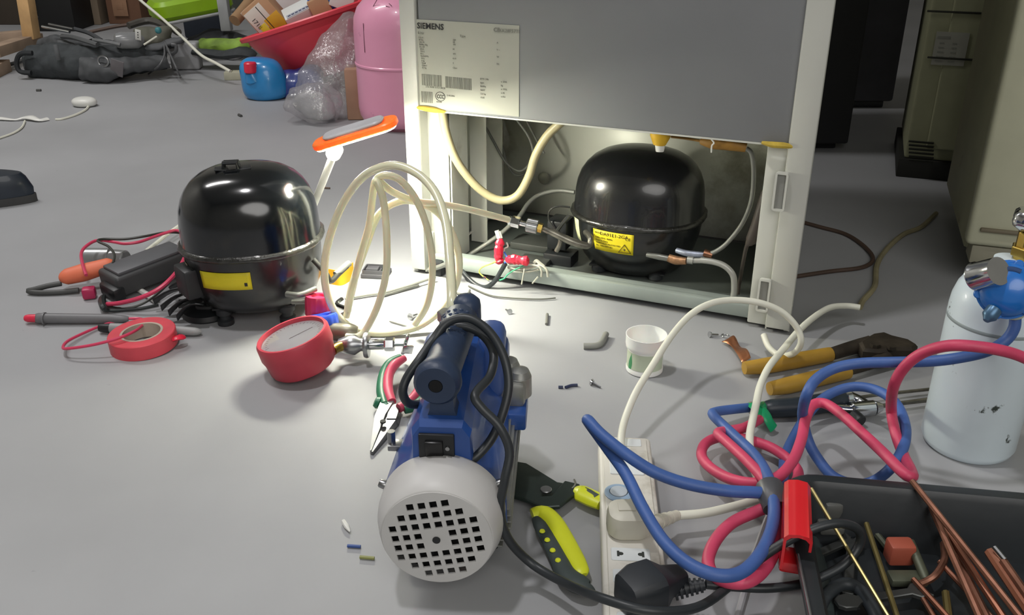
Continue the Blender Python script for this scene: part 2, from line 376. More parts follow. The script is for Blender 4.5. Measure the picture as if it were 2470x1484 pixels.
m.box((.16, .14, .024), (.07, .05, .012), .002); m.box((.19, .07, .022), (.05, .03, .01), .002); obj('tray_bracket', m, mat('tray_bracket_dark', '3c3e3b', .5), fr)
m = M(); q0 = PF(1122, 572, .10); q1 = PF(1175, 528, .16); m.tube([q0, q1], .003, 6, 1, flat=.4); obj('brace', m, CAB, fr)
m = M(); c = PF(1312, 430, .295)
m.turned(c, c-Vd*.004, [(.012, 0), (.010, .002), (.004, .003)], 14); obj('wall_dimple', m, mat('dimple', '7b7b6e', .6), fr)
m = M(); m.T = FM; m.box((.045, .008, .013), (.018, .03, .026), .004); obj('foot', m, BLACKR, fr)
# ================================================================ compressors
def shell_pt(prof, a, b, ex, phi, z, off=0.0):
    # radius scale at height z from profile
    for i in range(len(prof)-1):
        z0, s0 = prof[i]; z1, s1 = prof[i+1]
        if (z0-z)*(z1-z) <= 0 and z0 != z1:
            s = s0+(s1-s0)*(z-z0)/(z1-z0); break
    else: s = prof[-1][1]
    c, q = math.cos(phi), math.sin(phi)
    k = (abs(c)**ex+abs(q)**ex)**(-1/ex)
    return Vector(((a*s+off)*k*c, (b*s+off)*k*q, z))
UP = [(.118, 1.0), (.135, .985), (.155, .975), (.172, .95), (.187, .90), (.199, .83), (.209, .74), (.217, .62), (.2225, .48), (.226, .31), (.2275, .14), (.228, .02)]
LOWP = [(.121, 1.0), (.100, .985), (.078, .965), (.062, .93), (.050, .86), (.041, .74), (.035, .56), (.031, .3), (.030, .02)]
def shell_mesh(m, prof, a, b, ex=2.25, n=64):
    m.loft([[shell_pt(prof, a, b, ex, 2*math.pi*j/n, z) for j in range(n)] for z, s in prof])
def patch(m, prof, a, b, ex, ph0, ph1, z0, z1, off=.0008, nu=14, nv=4):
    m.grid(lambda u, v: shell_pt(prof, a, b, ex, ph0+(ph1-ph0)*u, z0+(z1-z0)*v, off), nu, nv)
LOWP = [(z if z > .09 else .118-(.118-z)*1.2, s) for z, s in LOWP]
LOWB = [(.121, 1.0), (.100, .985), (.085, .965), (.070, .93), (.056, .89), (.043, .84), (.032, .77), (.024, .69), (.018, .58), (.014, .42), (.013, .02)]
def compressor(loc, rz, tilt, label, a, b, sm, topb, side_label, sz=1.0):
    t = thing('compressor', label, 'compressor', loc)
    B = Matrix.Translation(loc) @ Euler((0, tilt, rz)).to_matrix().to_4x4() @ Matrix.Diagonal((1, 1, sz, 1))
    m = M(); m.T = B; shell_mesh(m, UP, a, b); obj('upper_shell', m, sm, t)
    low = LOWP if sm is SHELL else LOWB
    m = M(); m.T = B; shell_mesh(m, low, a*.985, b*.985); ls = obj('lower_shell', m, mat('lower_shell_enamel', '16181a', .3, coat=.3, var=.4, scale=10, dirt='2b2722', dscale=18, dlo=.5, dhi=.7), t)
    m = M(); m.T = B
    n = 80; rings = []
    for k, (o, z) in enumerate(((0, .114), (.0035, .1145), (.0045, .117), (.0045, .1195), (.002, .1225), (-.002, .1235))):
        rings.append([shell_pt(UP, a, b, 2.25, 2*math.pi*j/n, .119, o+.0006*math.sin(j*1.7)*(k in (2, 3)))*1.0+Vector((0, 0, z-.119)) for j in range(n)])
    m.loft(rings, False, False); obj('weld_seam', m, mat('weld_seam', '2c2c29', .3, .3, coat=.4, var=.4, scale=120, bump=.6, bscale=200), t, sharp=3)
    # feet bracket with rubber feet
    m = M(); m.T = B
    for sx in (-1, 1):
        m.box((sx*a*.45, 0, .030), (.030, b*1.3, .003), .001)
    br = obj('mounting_bracket', m, mat('black_bracket', '222426', .4, .2), t)
    for sx in (-1, 1):
        for sy in (-1, 1):
            m = M(); m.T = B @ Matrix.Translation((sx*a*.45, sy*b*.55, 0)); m.lathe([(.011, .0), (.012, .002), (.012, .010), (.008, .012), (.008, .018), (.012, .020), (.012, .028), (.007, .033), (.002, .0335)], 16)
            obj('rubber_foot', m, BLACKR, br)
    return t, B
# the loose compressor on the floor
a1, b1 = .1005, .093
c1 = Vector((-.380, 1.285, -.002))
K1, B1 = compressor(c1, math.radians(4), math.radians(-1.6), 'glossy black compressor standing loose on the floor left of the desk lamp', a1, b1, SHELL, True, False)
m = M(); m.T = B1; patch(m, LOWP, a1*.985, b1*.985, 2.25, math.radians(-128), math.radians(-84), .072, .0985, .0009); y1 = obj('yellow_label', m, mat('dirty_yellow_label', 'd0c21c', .5, var=.12, scale=20), K1, solid=.0006)
m = M(); m.T = B1; patch(m, LOWP, a1*.985, b1*.985, 2.25, math.radians(-90), math.radians(-87.5), .0775, .083, .0016, 4, 3); obj('flame_mark', m, INK, y1)
m = M(); m.T = B1; patch(m, LOWP, a1*.985, b1*.985, 2.25, math.radians(-165), math.radians(-148), .062, .10, .0009); obj('paper_label', m, mat('stained_paper', '8f8171', .7, var=.25), K1, solid=.0006)
# lifting bracket on the dome
m = M(); m.T = B1 @ Matrix.Translation((-.012, -.012, .2255))
m.box((-.013, 0, .001), (.020, .018, .0025), .001, rot=(0, .08, .2)); m.box((.017, 0, .001), (.022, .018, .0025), .001, rot=(0, -.08, .2))
m.tube([(-.010, -.006, 0), (-.009, -.006, .010), (.010, -.006, .010), (.011, -.006, 0)], .0022, 6, 1)
m.tube([(-.010, .006, 0), (-.009, .006, .010), (.010, .006, .010), (.011, .006, 0)], .0022, 6, 1)
m.box((0, 0, .0110), (.022, .006, .002), .0008); obj('top_bracket', m, mat('black_bracket', '222426'), K1)
# process tubes
m = M(); m.T = B1; m.tube([(.092, -.045, .095), (.108, -.050, .075), (.113, -.046, .060), (.122, -.020, .060), (.134, -.005, .066)], .0042, 10)
obj('process_tube', m, mat('black_pipe', '2a2b28'), K1)
m = M(); m.T = B1; m.tube([(.118, -.022, .060), (.137, .0, .0685)], .0052, 12, 1); obj('tube_stub', m, PIPEG, K1)
m = M(); m.T = B1; m.tube([(.055, -.085, .060), (.075, -.090, .060), (.095, -.075, .062)], .0045, 10); m.tube([(.060, -.080, .045), (.085, -.082, .046), (.1, -.07, .046)], .0035, 10); obj('discharge_tube', m, mat('dull_steel_pipe', '777873', .35, .6), K1)
m = M(); m.T = B1; m.box((-.085, -.050, .075), (.030, .045, .045), .004, rot=(0, 0, .6)); obj('terminal_cover', m, BLACKP, K1)
# the compressor in the bay
a2, b2 = .104, .095
cc = D(1530, 600, 1.43); c2 = Vector((cc.x+.002, 1.420, .002))
K2, B2 = compressor(c2, math.radians(-22), 0, 'black compressor fitted in the open back of the refrigerator, yellow label', a2, b2, SHELLB, False, True, .93)
Lz0, Lz1, La, Lb = .070, .108, math.radians(-118), math.radians(-80)
m = M(); m.T = B2; patch(m, LOWB, a2*.985, b2*.985, 2.25, La, Lb, Lz0, Lz1, .0009, 16, 4); yl = obj('yellow_label', m, YEL, K2, solid=.0005, label='bright yellow label reading DA91E1-2GA with flame triangle')
m = M(); m.T = B2; patch(m, LOWB, a2*.985, b2*.985, 2.25, math.radians(-156), math.radians(-139), .070, .113, .0009); obj('paper_label', m, mat('cream_paper_label', 'd8dcae', .6), K2, solid=.0006)
def wrap_text(txt, size, u0, v, mm, w=.068):
    # text bent round the shell inside the label
    t = M(); text_mesh(t, txt, size, Matrix.Identity(4), False, .0001)
    for p in t.v:
        u = u0+p.x/w; vv = v+p.y/(Lz1-Lz0)
        q = shell_pt(LOWB, a2*.985, b2*.985, 2.25, La+(Lb-La)*u, Lz0+(Lz1-Lz0)*vv, .0014+p.z)
        p.x, p.y, p.z = q
    mm.T = B2; mm.add(t.v, t.f)
BR = mat('brown_ink', '5a4c08', .7, var=0)
m = M(); wrap_text('MODEL', .0038, .05, .82, m); wrap_text('DA91E1-2GA', .0082, .19, .78, m)
for i, t_ in enumerate(('220V~50Hz  R600a', 'Made in China', 'THERMALLY PROTECTED', 'No. 1206-4475 IEC')): wrap_text(t_, .0038, .06, .60-i*.13, m)
wrap_text('CE', .007, .80, .70, m)
def tri_line(p, q, mm):
    n = 6
    for i in range(n):
        u0 = p[0]+(q[0]-p[0])*i/n; v0 = p[1]+(q[1]-p[1])*i/n; u1 = p[0]+(q[0]-p[0])*(i+1)/n; v1 = p[1]+(q[1]-p[1])*(i+1)/n
        A = shell_pt(LOWB, a2*.985, b2*.985, 2.25, La+(Lb-La)*u0, Lz0+(Lz1-Lz0)*v0, .0016); Bq = shell_pt(LOWB, a2*.985, b2*.985, 2.25, La+(Lb-La)*u1, Lz0+(Lz1-Lz0)*v1, .0016)
        mm.cyl(A, Bq, .00055, n=5)
m.T = B2; tri_line((.64, .08), (.94, .08), m); tri_line((.64, .08), (.79, .50), m); tri_line((.79, .50), (.94, .08), m)
fl = shell_pt(LOWB, a2*.985, b2*.985, 2.25, La+(Lb-La)*.79, Lz0+(Lz1-Lz0)*.20, .0015)
m.T = B2 @ Matrix.Translation(fl) @ Matrix.Diagonal((1, .3, 1, 1)); m.lathe([(.0005, -.001), (.0018, .001), (.0015, .0035), (.0003, .007)], 8)
obj('lettering', m, BR, yl)
# relay box, bracket and pipes of compressor 2
m = M(); q = PF(1352, 560, .10); m.T = Matrix.Translation(q) @ Matrix.Rotation(-.4, 4, 'Z'); m.box((0, 0, 0), (.034, .04, .05), .004); m.box((.004, -.006, -.045), (.05, .04, .03), .004); obj('relay_box', m, BLACKP, K2)
m = M(); m.tube([PF(1375, 500, .09), PF(1345, 498, .08), PF(1326, 508, .075), PF(1324, 530, .075), PF(1340, 555, .075)], .0014, 6); m.tube([PF(1372, 520, .08), PF(1352, 545, .07), PF(1342, 560, .07)], .003, 6); obj('retaining_wire', m, mat('black_pipe', '2a2b28'), K2)
TUB = mat('tarnished_tube', '77746a', .32, .7, var=.35, scale=60)
m = M(); m.tube([PF(1302, 548, .0), PF(1330, 560, .002), PF(1372, 580, .008), (PF(1400, 590, .015)), PF(1420, 592, .022), PF(1424, 575, .03), PF(1412, 560, .045)], [.0042, .0055, .006, .006, .0055, .005, .0045], 12); pt = obj('process_tube', m, TUB, K2, label='tarnished process tube bent up to the compressor')
m = M(); m.tube([PF(1353, 572, .006), PF(1350, 590, .006), PF(1342, 606, .006)], .0038, 8); obj('side_stub', m, TUB, K2)
m = M(); m.tube([PF(1560, 615, .03), PF(1590, 620, .028), PF(1622, 626, .028)], [.0035, .0048, .0045], 10); ds = obj('discharge_stub', m, mat('dull_steel_pipe', '777873'), K2)
m = M(); m.tube([PF(1612, 622, .028), PF(1630, 628, .028), PF(1655, 630, .028)], [.006, .0068, .0052], 12); obj('copper_braze', m, mat('braze_copper', 'b58a66', .4, .6, var=.5, scale=90), K2)
m = M(); m.tube([PF(1658, 627, .03), PF(1672, 629, .03)], .0056, 10, 1); m.tube([PF(1672, 629, .03), PF(1692, 629, .03)], .0042, 10, 1); obj('pipe_collar', m, mat('light_pipe', 'a0a09a'), K2)
# quick connector on the process tube
qc = thing('charging_connector', 'chrome hex and knurled charging connector screwed onto the process tube', 'connector', PF(1262, 540, -.005))
def P3(px, py, v): return PF(px, py, v)
A0, A1, A2, A3, A4, A5 = P3(1226, 531, -.012), P3(1234, 533, -.011), P3(1254, 538, -.010), P3(1270, 542, -.008), P3(1298, 548, -.005), P3(1308, 551, -.004)
m = M(); m.cyl(A0, A1, .0072, n=12, bev=.0008); m.cyl(A1, A2, .0088, n=6, bev=.0006); obj('hex_nut', m, CHROME, qc, flat=True)
m = M(); m.cyl(A2, A3, .0042, n=12); obj('stem', m, CHROME, qc)
m = M(); d = A4-A3; q = d.to_track_quat('Z', 'Y').to_matrix().to_4x4(); m.T = Matrix.Translation(A3) @ q
n = 60; m.loft([[((r+(.0005 if j % 2 else 0))*math.cos(2*math.pi*j/n), (r+(.0005 if j % 2 else 0))*math.sin(2*math.pi*j/n), z) for j in range(n)] for r, z in ((.0085, 0), (.0102, .0012), (.0102, d.length-.0012), (.0085, d.length))])
obj('knurled_collar', m, STEEL, qc, flat=True)
m = M(); m.cyl(A4, A5, .0075, n=6); obj('brass_nut', m, BRASS, qc, flat=True)
# junction wiring in front of the bay
REDT = mat('red_insulating_tape', 'd3263f', .3, var=.18, scale=90, bump=.5, bscale=120)
def taped(name, pts, rr, label, seed=1):
    r2 = random.Random(seed); m = M(); P = [Vector(p) for p in pts]
    rings = []; K = 14; n = 12
    import itertools
    for i in range(K):
        t = i/(K-1)*(len(P)-1); k = min(int(t), len(P)-2); f = t-k; p = P[k].lerp(P[k+1], f); d = (P[k+1]-P[k]).normalized()
        nn = d.cross(Vector((0, 1, .3))).normalized(); bb = d.cross(nn); r = rr*(.55 if i in (0, K-1) else 1)*(1+r2.uniform(-.16, .16))
        rings.append([p+nn*r*math.cos(2*math.pi*j/n)*(1+r2.uniform(-.1, .1))+bb*r*.8*math.sin(2*math.pi*j/n)*(1+r2.uniform(-.1, .1)) for j in range(n)])
    m.loft(rings); return m
w1 = thing('wire_joint', 'upright wire joint wrapped in red tape at the foot of the bay', 'wire joint', PF(1210, 640, -.012))
m = taped('a', [PF(1207, 576, -.010), PF(1203, 600, -.014), PF(1202, 622, -.014), PF(1208, 636, -.014)], .0072, '', 3); obj('red_tape', m, REDT, w1, sharp=.4)
m = M(); m.tube([PF(1198, 556, -.006), PF(1204, 575, -.008)], .0036, 8, 1); m.tube([PF(1204, 558, -.004), PF(1209, 575, -.006)], .0028, 8, 1); obj('wire', m, WHITEC, w1)
m = M(); m.tube([PF(1204, 628, -.016), PF(1185, 636, -.02), PF(1163, 645, -.022), PF(1156, 655, -.022), PF(1162, 664, -.022), PF(1178, 676, -.022)], .0011, 6); obj('earth_wire', m, mat('green_yellow_wire', 'b5c45a', .4), w1)
m = M(); m.tube([PF(1166, 668, -.022), PF(1172, 672, -.022)], .002, 8, 1); m.tube([PF(1172, 672, -.022), PF(1181, 680, -.022)], .0011, 6, 1); obj('crimp_tip', m, CHROME, w1)
w2 = thing('wire_joint', 'flat wire joint wrapped in red tape lying along the tray rail', 'wire joint', PF(1250, 640, -.02))
m = taped('b', [PF(1222, 627, -.012), PF(1240, 626, -.014), PF(1258, 629, -.014), PF(1276, 630, -.012)], .0078, '', 5); obj('red_tape', m, REDT, w2, sharp=.4)
m = M(); m.tube([PF(1222, 620, -.008), PF(1216, 610, -.006), PF(1217, 600, -.004), PF(1225, 595, 0), PF(1222, 585, .002)], .0013, 6); obj('wire', m, WHITEC, w2)
m = M(); m.tube([PF(1216, 608, -.008), PF(1224, 622, -.012)], .0014, 6, 1); m.tube([PF(1219, 632, -.014), PF(1216, 640, -.014)], .0013, 6, 1); obj('blue_wire', m, mat('blue_wire', '4a7bd8', .4), w2)
m = M(); m.tube([PF(1262, 641, -.014), PF(1240, 652, -.016), PF(1225, 662, -.018), PF(1216, 672, -.02), PF(1205, 676, -.02)], .0013, 6); obj('green_wire', m, mat('green_wire', '3f9c72', .4), w2)
m = M(); m.tube([PF(1222, 640, -.012), PF(1245, 636, -.012), PF(1290, 640, -.012), PF(1305, 650, -.014), PF(1306, 668, -.014)], .0016, 6)
m.tube([PF(1225, 645, -.010), PF(1255, 650, -.010), PF(1285, 645, -.010), PF(1302, 640, -.010), PF(1318, 650, -.012), PF(1322, 668, -.012)], .002, 6); m.tube([PF(1230, 655, -.008), PF(1270, 656, -.008), PF(1300, 650, -.008)], .0018, 6)
m.tube([PF(1265, 648, -.016), PF(1262, 665, -.018), PF(1258, 686, -.018)], .0013, 5); m.tube([PF(1298, 668, -.014), PF(1284, 684, -.016)], .0013, 5); m.tube([PF(1288, 636, -.006), PF(1294, 630, -.004), PF(1302, 636, -.006), PF(1312, 644, -.008)], .003, 6); obj('wire', m, mat('grey_white_wire', 'a9a89a', .5), w2)
# black mains cord running from the joint along the floor
m = M(); m.tube([PF(1219, 636, -.014), PF(1208, 655, -.016), PF(1192, 680, -.018), PF(1172, 693, -.016), PF(1150, 688, -.010), PF(1128, 670, -.004), PF(1110, 648, .008), PF(1100, 636, .02)], .0038, 10)
obj('mains_cord', m, CORD_BLACK, label='dark grey cord sagging below the red taped wire joints', cat='cord')
m = M(); m.tube([G(1130, 690, .003), G(1180, 712, .003), G(1230, 719, .003), G(1300, 722, .003), G(1340, 719, .003)], .0012, 6); obj('thin_wire', m, mat('grey_wire', '55564f', .6), label='thin grey wire lying on the floor under the tray rail', cat='wire')
# ================================================================ LED desk lamp (lit)
lb = G(712, 612); lb = Vector((lb.x, 1.50, 0))
lamp = thing('desk_lamp', 'lit folding desk lamp with flat orange head tilted over the yellow hose loops', 'lamp', lb)
HC = D(857, 321, 1.285); hx = (D(958, 292, 1.285)-D(757, 354, 1.285)); hl = hx.length; hx.normalize()
hy = Vector((0, 1, .03)); hy = (hy-hx*hy.dot(hx)).normalized(); hz = hx.cross(hy)
HM = Matrix.Translation(HC) @ Matrix(((hx.x, hy.x, hz.x, 0), (hx.y, hy.y, hz.y, 0), (hx.z, hy.z, hz.z, 0), (0, 0, 0, 1)))
m = M(); m.T = HM; m.prism(rrect(hl, .050, .020), -.005, .005, .002); obj('head_shell', m, mat('orange_lamp_plastic', 'ee8a2e', .35, sss=.1), lamp, label='flat orange lamp head')
m = M(); m.T = HM; m.prism(rrect(hl*.72, .038, .014), .005, .0105, .002); obj('top_cover', m, mat('grey_lamp_cover', 'b9b9bd', .4), lamp)
m = M(); m.T = HM; m.prism(rrect(hl-.008, .045, .017), -.0066, -.0049); led = obj('light_panel', m, mat('led_panel', 'fffdea', .5, var=0, emit=LED_STRENGTH), lamp)
hinge = HC+hx*(-.038)-hz*.017
m = M(); m.cyl(hinge-hy*.012, hinge+hy*.012, .0105, n=18, bev=.001); m.box(tuple(hinge+hz*.008), (.014, .016, .016), .002); obj('hinge', m, WHITEP, lamp)
elbow = lb+V3(.006, 0, .014)
m = M(); m.tube([hinge, elbow], .0062, 10, 1, flat=.7); obj('arm', m, mat('white_lamp_plastic', 'e6e6df', .35), lamp)
m = M(); m.T = Matrix.Translation(lb); m.lathe([(.036, 0), (.040, .003), (.039, .011), (.032, .015), (.002, .016)], 32); obj('base', m, mat('white_lamp_plastic', 'e6e6df'), lamp)
# ================================================================ yellowish vacuum hoses
HOSE = mat('translucent_yellow_hose', 'e6e5c6', .22, var=.06, scale=30, trans=.15, coat=.3, sss=.15)
def hose3(name, pts, r, mt, label, cat='hose', group=None, n=12, sub=6):
    m = M(); m.tube([D(p[0], p[1], p[2]) for p in pts], r, n, sub); return obj(name, m, mt, label=label, cat=cat, group=group)
PMO = G(1055, 1395); PMO = Vector((-.0655, .648, 0)); PYAW = math.radians(-3.5)
PM = Matrix.Translation(PMO) @ Matrix.Rotation(PYAW, 4, 'Z')
hose3('vacuum_hose', [(1091, 758, .873), (1090, 720, .885), (1086, 640, .94), (1076, 540, 1.00), (1050, 465, 1.05), (1003, 417, 1.09), (940, 399, 1.12), (872, 430, 1.14), (818, 510, 1.16), (785, 620, 1.175), (790, 712, 1.18), (830, 778, 1.185), (895, 803, 1.19), (962, 800, 1.19), (1020, 782, 1.20), (1072, 738, 1.21), (1104, 672, 1.215), (1103, 600, 1.215), (1068, 525, 1.21), (1015, 490, 1.205), (962, 486, 1.20), (912, 520, 1.20), (884, 590, 1.20), (862, 650, 1.19), (846, 705, 1.18), (838, 752, 1.17)], .0053, HOSE, 'longest clear yellow hose, rising from the blue pump and ringing the largest loop')
hose3('vacuum_hose', [(1001, 782, 1.185), (1030, 735, 1.17), (1043, 660, 1.165), (1035, 570, 1.16), (1008, 490, 1.155), (968, 437, 1.15), (930, 423, 1.15), (906, 436, 1.15), (898, 480, 1.155), (890, 545, 1.165), (866, 630, 1.18), (850, 700, 1.19), (835, 765, 1.19)], .0048, HOSE, 'clear yellow hose forming the narrow inner arch beside the fridge leg')
hose3('vacuum_hose', [(836, 812, 1.135), (862, 812, 1.13), (884, 793, 1.135), (912, 735, 1.135), (931, 660, 1.135), (933, 575, 1.135), (926, 490, 1.14), (914, 450, 1.143), (908, 437, 1.146), (916, 438, 1.15), (945, 462, 1.16), (1000, 485, 1.18), (1060, 492, 1.21), (1120, 503, 1.235), (1180, 518, 1.262), (1226, 530, 1.29)], .0048, HOSE, 'clear yellow hose kinked at its top and running right into the chrome connector')
# ================================================================ vacuum pump
pump = thing('vacuum_pump', 'blue vacuum pump lying behind a grey grilled motor cap, black cord looped on its handle', 'pump', PMO)
BLUEP = mat('blue_pump_paint', '1f478c', .38, coat=.25, var=.12, scale=12)
BLUED = mat('navy_plastic', '27364f', .45, var=.12, scale=30, bump=.15, bscale=180)
CAPG = mat('grey_motor_cap', 'bfbebc', .45, var=.06, dirt='77736e', dscale=20, dlo=.66, dhi=.72)
cz = .076
def PT(x, y, z): return PM @ Vector((x, y, z))
AXR = Matrix.Translation((0, 0, cz)) @ Matrix.Rotation(math.radians(-90), 4, 'X')     # local z -> +y
m = M(); m.T = PM @ AXR
m.lathe([(.0475, .0005), (.0495, .002), (.0525, .010), (.0555, .020), (.0565, .028), (.0565, .046), (.054, .048), (.053, .048), (.053, .045)], 56, c0=False, c1=False)
m.lathe([(.0475, .0005), (.0475, .006)], 56, c0=False, c1=False)
capo = obj('motor_cap', m, CAPG, pump, solid=.0012, sharp=1.0)
# grille plate with real square holes
m = M(); pit = .0103; hol = .0065; Rr = .0485
E = []
for i in range(-5, 5):
    E += [i*pit+pit/2-hol/2+0.0, i*pit+pit/2+hol/2]
E = sorted(E); rot = Matrix.Rotation(math.radians(-11), 4, 'Z')
def ishole(i, j):
    n = abs(i+.5), abs(j+.5)
    if n[0] > 4 or n[1] > 4: return False
    if n[0] < 1 and n[1] < 1: return False
    return (n[0]*n[0]+n[1]*n[1]) < 15.5
vs = []; fs = []
for a in range(len(E)-1):
    for b in range(len(E)-1):
        x0, x1, y0, y1 = E[a], E[a+1], E[b], E[b+1]
        if a % 2 == 0 and b % 2 == 0 and ishole(a//2-5, b//2-5): continue
        q = [(x0, y0), (x1, y0), (x1, y1), (x0, y1)]
        q2 = []
        for (x, y) in q:
            r = math.hypot(x, y)
            if r > Rr: x, y = x*Rr/r, y*Rr/r
            q2.append((x, y))
        if all(math.hypot(x, y) > Rr-1e-5 for x, y in q2): continue
        o = len(vs); vs += [(x, y, -(.0018)*(1-(x*x+y*y)/Rr**2)) for x, y in q2]; fs.append((o, o+1, o+2, o+3))
m.T = PM @ AXR @ rot; m.add(vs, fs)
me_tmp = None
gp = obj('grille_plate', m, CAPG, pump, flat=True, solid=.0016)
m = M(); m.T = PM @ AXR; m.lathe([(.0035, -.0035), (.0035, -.001)], 16); obj('grille_hole', m, BLACKP, gp)
m = M(); m.T = PM @ AXR; m.lathe([(.045, .012), (.045, .014)], 32)
for k in range(7):
    a = 2*math.pi*k/7; m.box((.024*math.cos(a), .024*math.sin(a), .009), (.032, .002, .006), rot=(0, 0, a))
obj('fan', m, mat('fan_dark', '0d0d0e', .8), gp)
m = M()
for a_ in (158, 28):
    a = math.radians(a_); q = PM @ AXR @ Vector((.056*math.cos(a), .056*math.sin(a)*-1, .045))
    m.cyl(q, q+(PM @ AXR).to_3x3() @ Vector((.007*math.cos(a), -.007*math.sin(a), 0)), .0045, .004, 10, .001)
obj('cap_screw', m, STEEL, capo)
# motor housing with cooling fins running lengthwise
ALU = mat('cast_aluminium', '9b9c97', .42, .75, var=.12, scale=30, bump=.2)
m = M(); m.T = PM @ AXR; m.lathe([(.044, .046), (.044, .215)], 32); obj('motor_housing', m, ALU, pump)
hs = [o for o in COL.objects if o.name.startswith('motor_housing')][0]
for i in range(9):
    z = .024+i*.0072
    wdt = .058-.0006*abs(i-4)**2*.9
    for sx in (1,):
        m = M().at(base=PM); m.box((sx*(wdt-.009), .150, z), (.026, .19, .0020), .0006); obj('cooling_fin', m, ALU, hs)
m = M().at(base=PM); m.box((0, .15, .016), (.085, .17, .008), .003); bp_ = obj('base_plate', m, ALU, pump)
for sx in (-1, 1):
    for y in (.085, .215):
        m = M().at((sx*.038, y, 0), base=PM); m.lathe([(.009, 0), (.010, .002), (.010, .010), (.007, .0125)], 14); obj('rubber_foot', m, BLACKR, bp_)
# blue saddle cover
def sect(w0, w1, zt, zs, z0):
    r = [(-w0, z0), (-w0*.98, zs-.012), (-w0*.80, zs+.004), (-w1*1.25, zs+.014), (-w1, zs+.026), (-w1*.98, zt-.010), (-w1*.72, zt), (w1*.72, zt), (w1*.98, zt-.010), (w1, zs+.026), (w1*1.25, zs+.014), (w0*.80, zs+.004), (w0*.98, zs-.012), (w0, z0)]
    return r
m = M().at(base=PM)
secs = [(.046, .054, .026, .160, .094, .060), (.052, .058, .0275, .165, .098, .054), (.11, .056, .0265, .167, .100, .050), (.15, .054, .026, .168, .100, .050), (.205, .05, .026, .170, .100, .050)]
m.loft([[(x, y, z) for x, z in sect(w0, w1, zt, zs, z0)] for y, w0, w1, zt, zs, z0 in secs]); obj('blue_cover', m, BLUEP, pump, sharp=.55)
bc = [o for o in COL.objects if o.name.startswith('blue_cover')][0]
m = M().at(base=PM); m.box((-.004, .0455, .140), (.032, .005, .028), .0015); sw = obj('switch_plate', m, BLACKP, pump)
m = M().at(base=PM); m.box((-.006, .0425, .140), (.016, .004, .017), .001, rot=(.15, 0, 0)); obj('rocker_switch', m, mat('switch_black', '0b0b0c', .3), sw)
m = M().at(base=PM); m.cyl((.006, .0430, .141), (.006, .0410, .141), .0020, n=10); obj('screw', m, STEEL, sw)
# handle: knob end, textured grip, two posts
HZ = .196
hA = Vector((-.004, .052, HZ+.002)); hB = Vector((.004, .19, HZ+.004))
m = M().at(base=PM)
m.turned(hA, hB, [(.006, .002), (.0065, .0), (.0175, .0005), (.0205, .004), (.0215, .012), (.0195, .020), (.0170, .030), (.0172, .07), (.0175, .10), (.0175, .13), (.012, .138)], 28)
hd = obj('handle_grip', m, BLUED, pump)
m = M().at(base=PM); m.cyl(hA-Vector((0, .0006, 0)), hA+Vector((0, .001, 0)), .0058, n=16); obj('handle_hole', m, mat('hole_black', '07080a', .9), hd)
m = M().at(base=PM)
ax = (hB-hA).normalized()
for i in range(6):
    for j in range(5):
        a = math.radians(90+(j-2)*20+(10 if i % 2 else 0)); p = hA+ax*(.075+i*.0085)+Vector((math.cos(a), 0, math.sin(a)))*.0172
        m.T = PM @ Matrix.Translation(p); m.lathe([(.0024, -.001), (.002, .0007), (.0006, .0012)], 6)
obj('grip_studs', m, BLUED, hd, kind='stuff')
for y0, y1 in ((.058, .080), (.165, .188)):
    m = M().at(base=PM); m.loft([[(x*w, y0+(y1-y0)*t, z) for x, t in ((-1, 0), (1, 0), (1, 1), (-1, 1))] for z, w in ((.158, .016), (.17, .011), (.184, .010))])
    obj('handle_post', m, BLUED, pump)
# oil chamber at the far end
m = M().at(base=PM); m.box((.002, .232, .088), (.092, .052, .130), .012, seg=3); oc = obj('oil_chamber', m, BLUEP, pump)
m = M().at(base=PM); m.box((.030, .222, .135), (.030, .055, .075), .012, seg=3); obj('filter_housing', m, mat('blue_housing', '3c5691', .4), oc)
m = M().at(base=PM); m.cyl((.004, .232, .15), (.004, .232, .196), .0155, .015, 24, .004); m.T = PM @ Matrix.Translation((.004, .232, .192)); m.lathe([(.015, 0), (.014, .006), (.009, .011), (.002, .013)], 24); obj('exhaust_cap', m, BLUED, oc)
m = M().at(base=PM); m.cyl((.047, .236, .09), (.047, .236, .124), .0135, .013, 18, .004); m.T = PM @ Matrix.Translation((.047, .236, .121)); m.lathe([(.0125, 0), (.010, .006), (.002, .009)], 18)
m.T = PM; m.cyl((.060, .222, .09), (.060, .222, .120), .0135, .013, 18, .004); m.T = PM @ Matrix.Translation((.060, .222, .117)); m.lathe([(.0125, 0), (.010, .006), (.002, .009)], 18)
m.T = PM; m.box((.052, .222, .100), (.030, .036, .030), .006)
obj('pump_casting', m, ALU, pump)
m = M().at(base=PM); m.box((.052, .212, .078), (.034, .048, .020), .003); obj('casting_block', m, BLUEP, pump)
m = M().at(base=PM); m.cyl((-.016, .226, .14), (-.016, .226, .183), .0075, n=16, bev=.001); m.cyl((-.016, .226, .176), (-.016, .226, .188), .0105, n=6, bev=.001); obj('inlet_fitting', m, STEEL, oc)
m = M().at(base=PM); m.cyl((-.060, .118, .095), (-.060, .118, .108), .004, n=10); m.box((-.056, .118, .092), (.014, .014, .006), .001); obj('earth_screw', m, STEEL, pump)
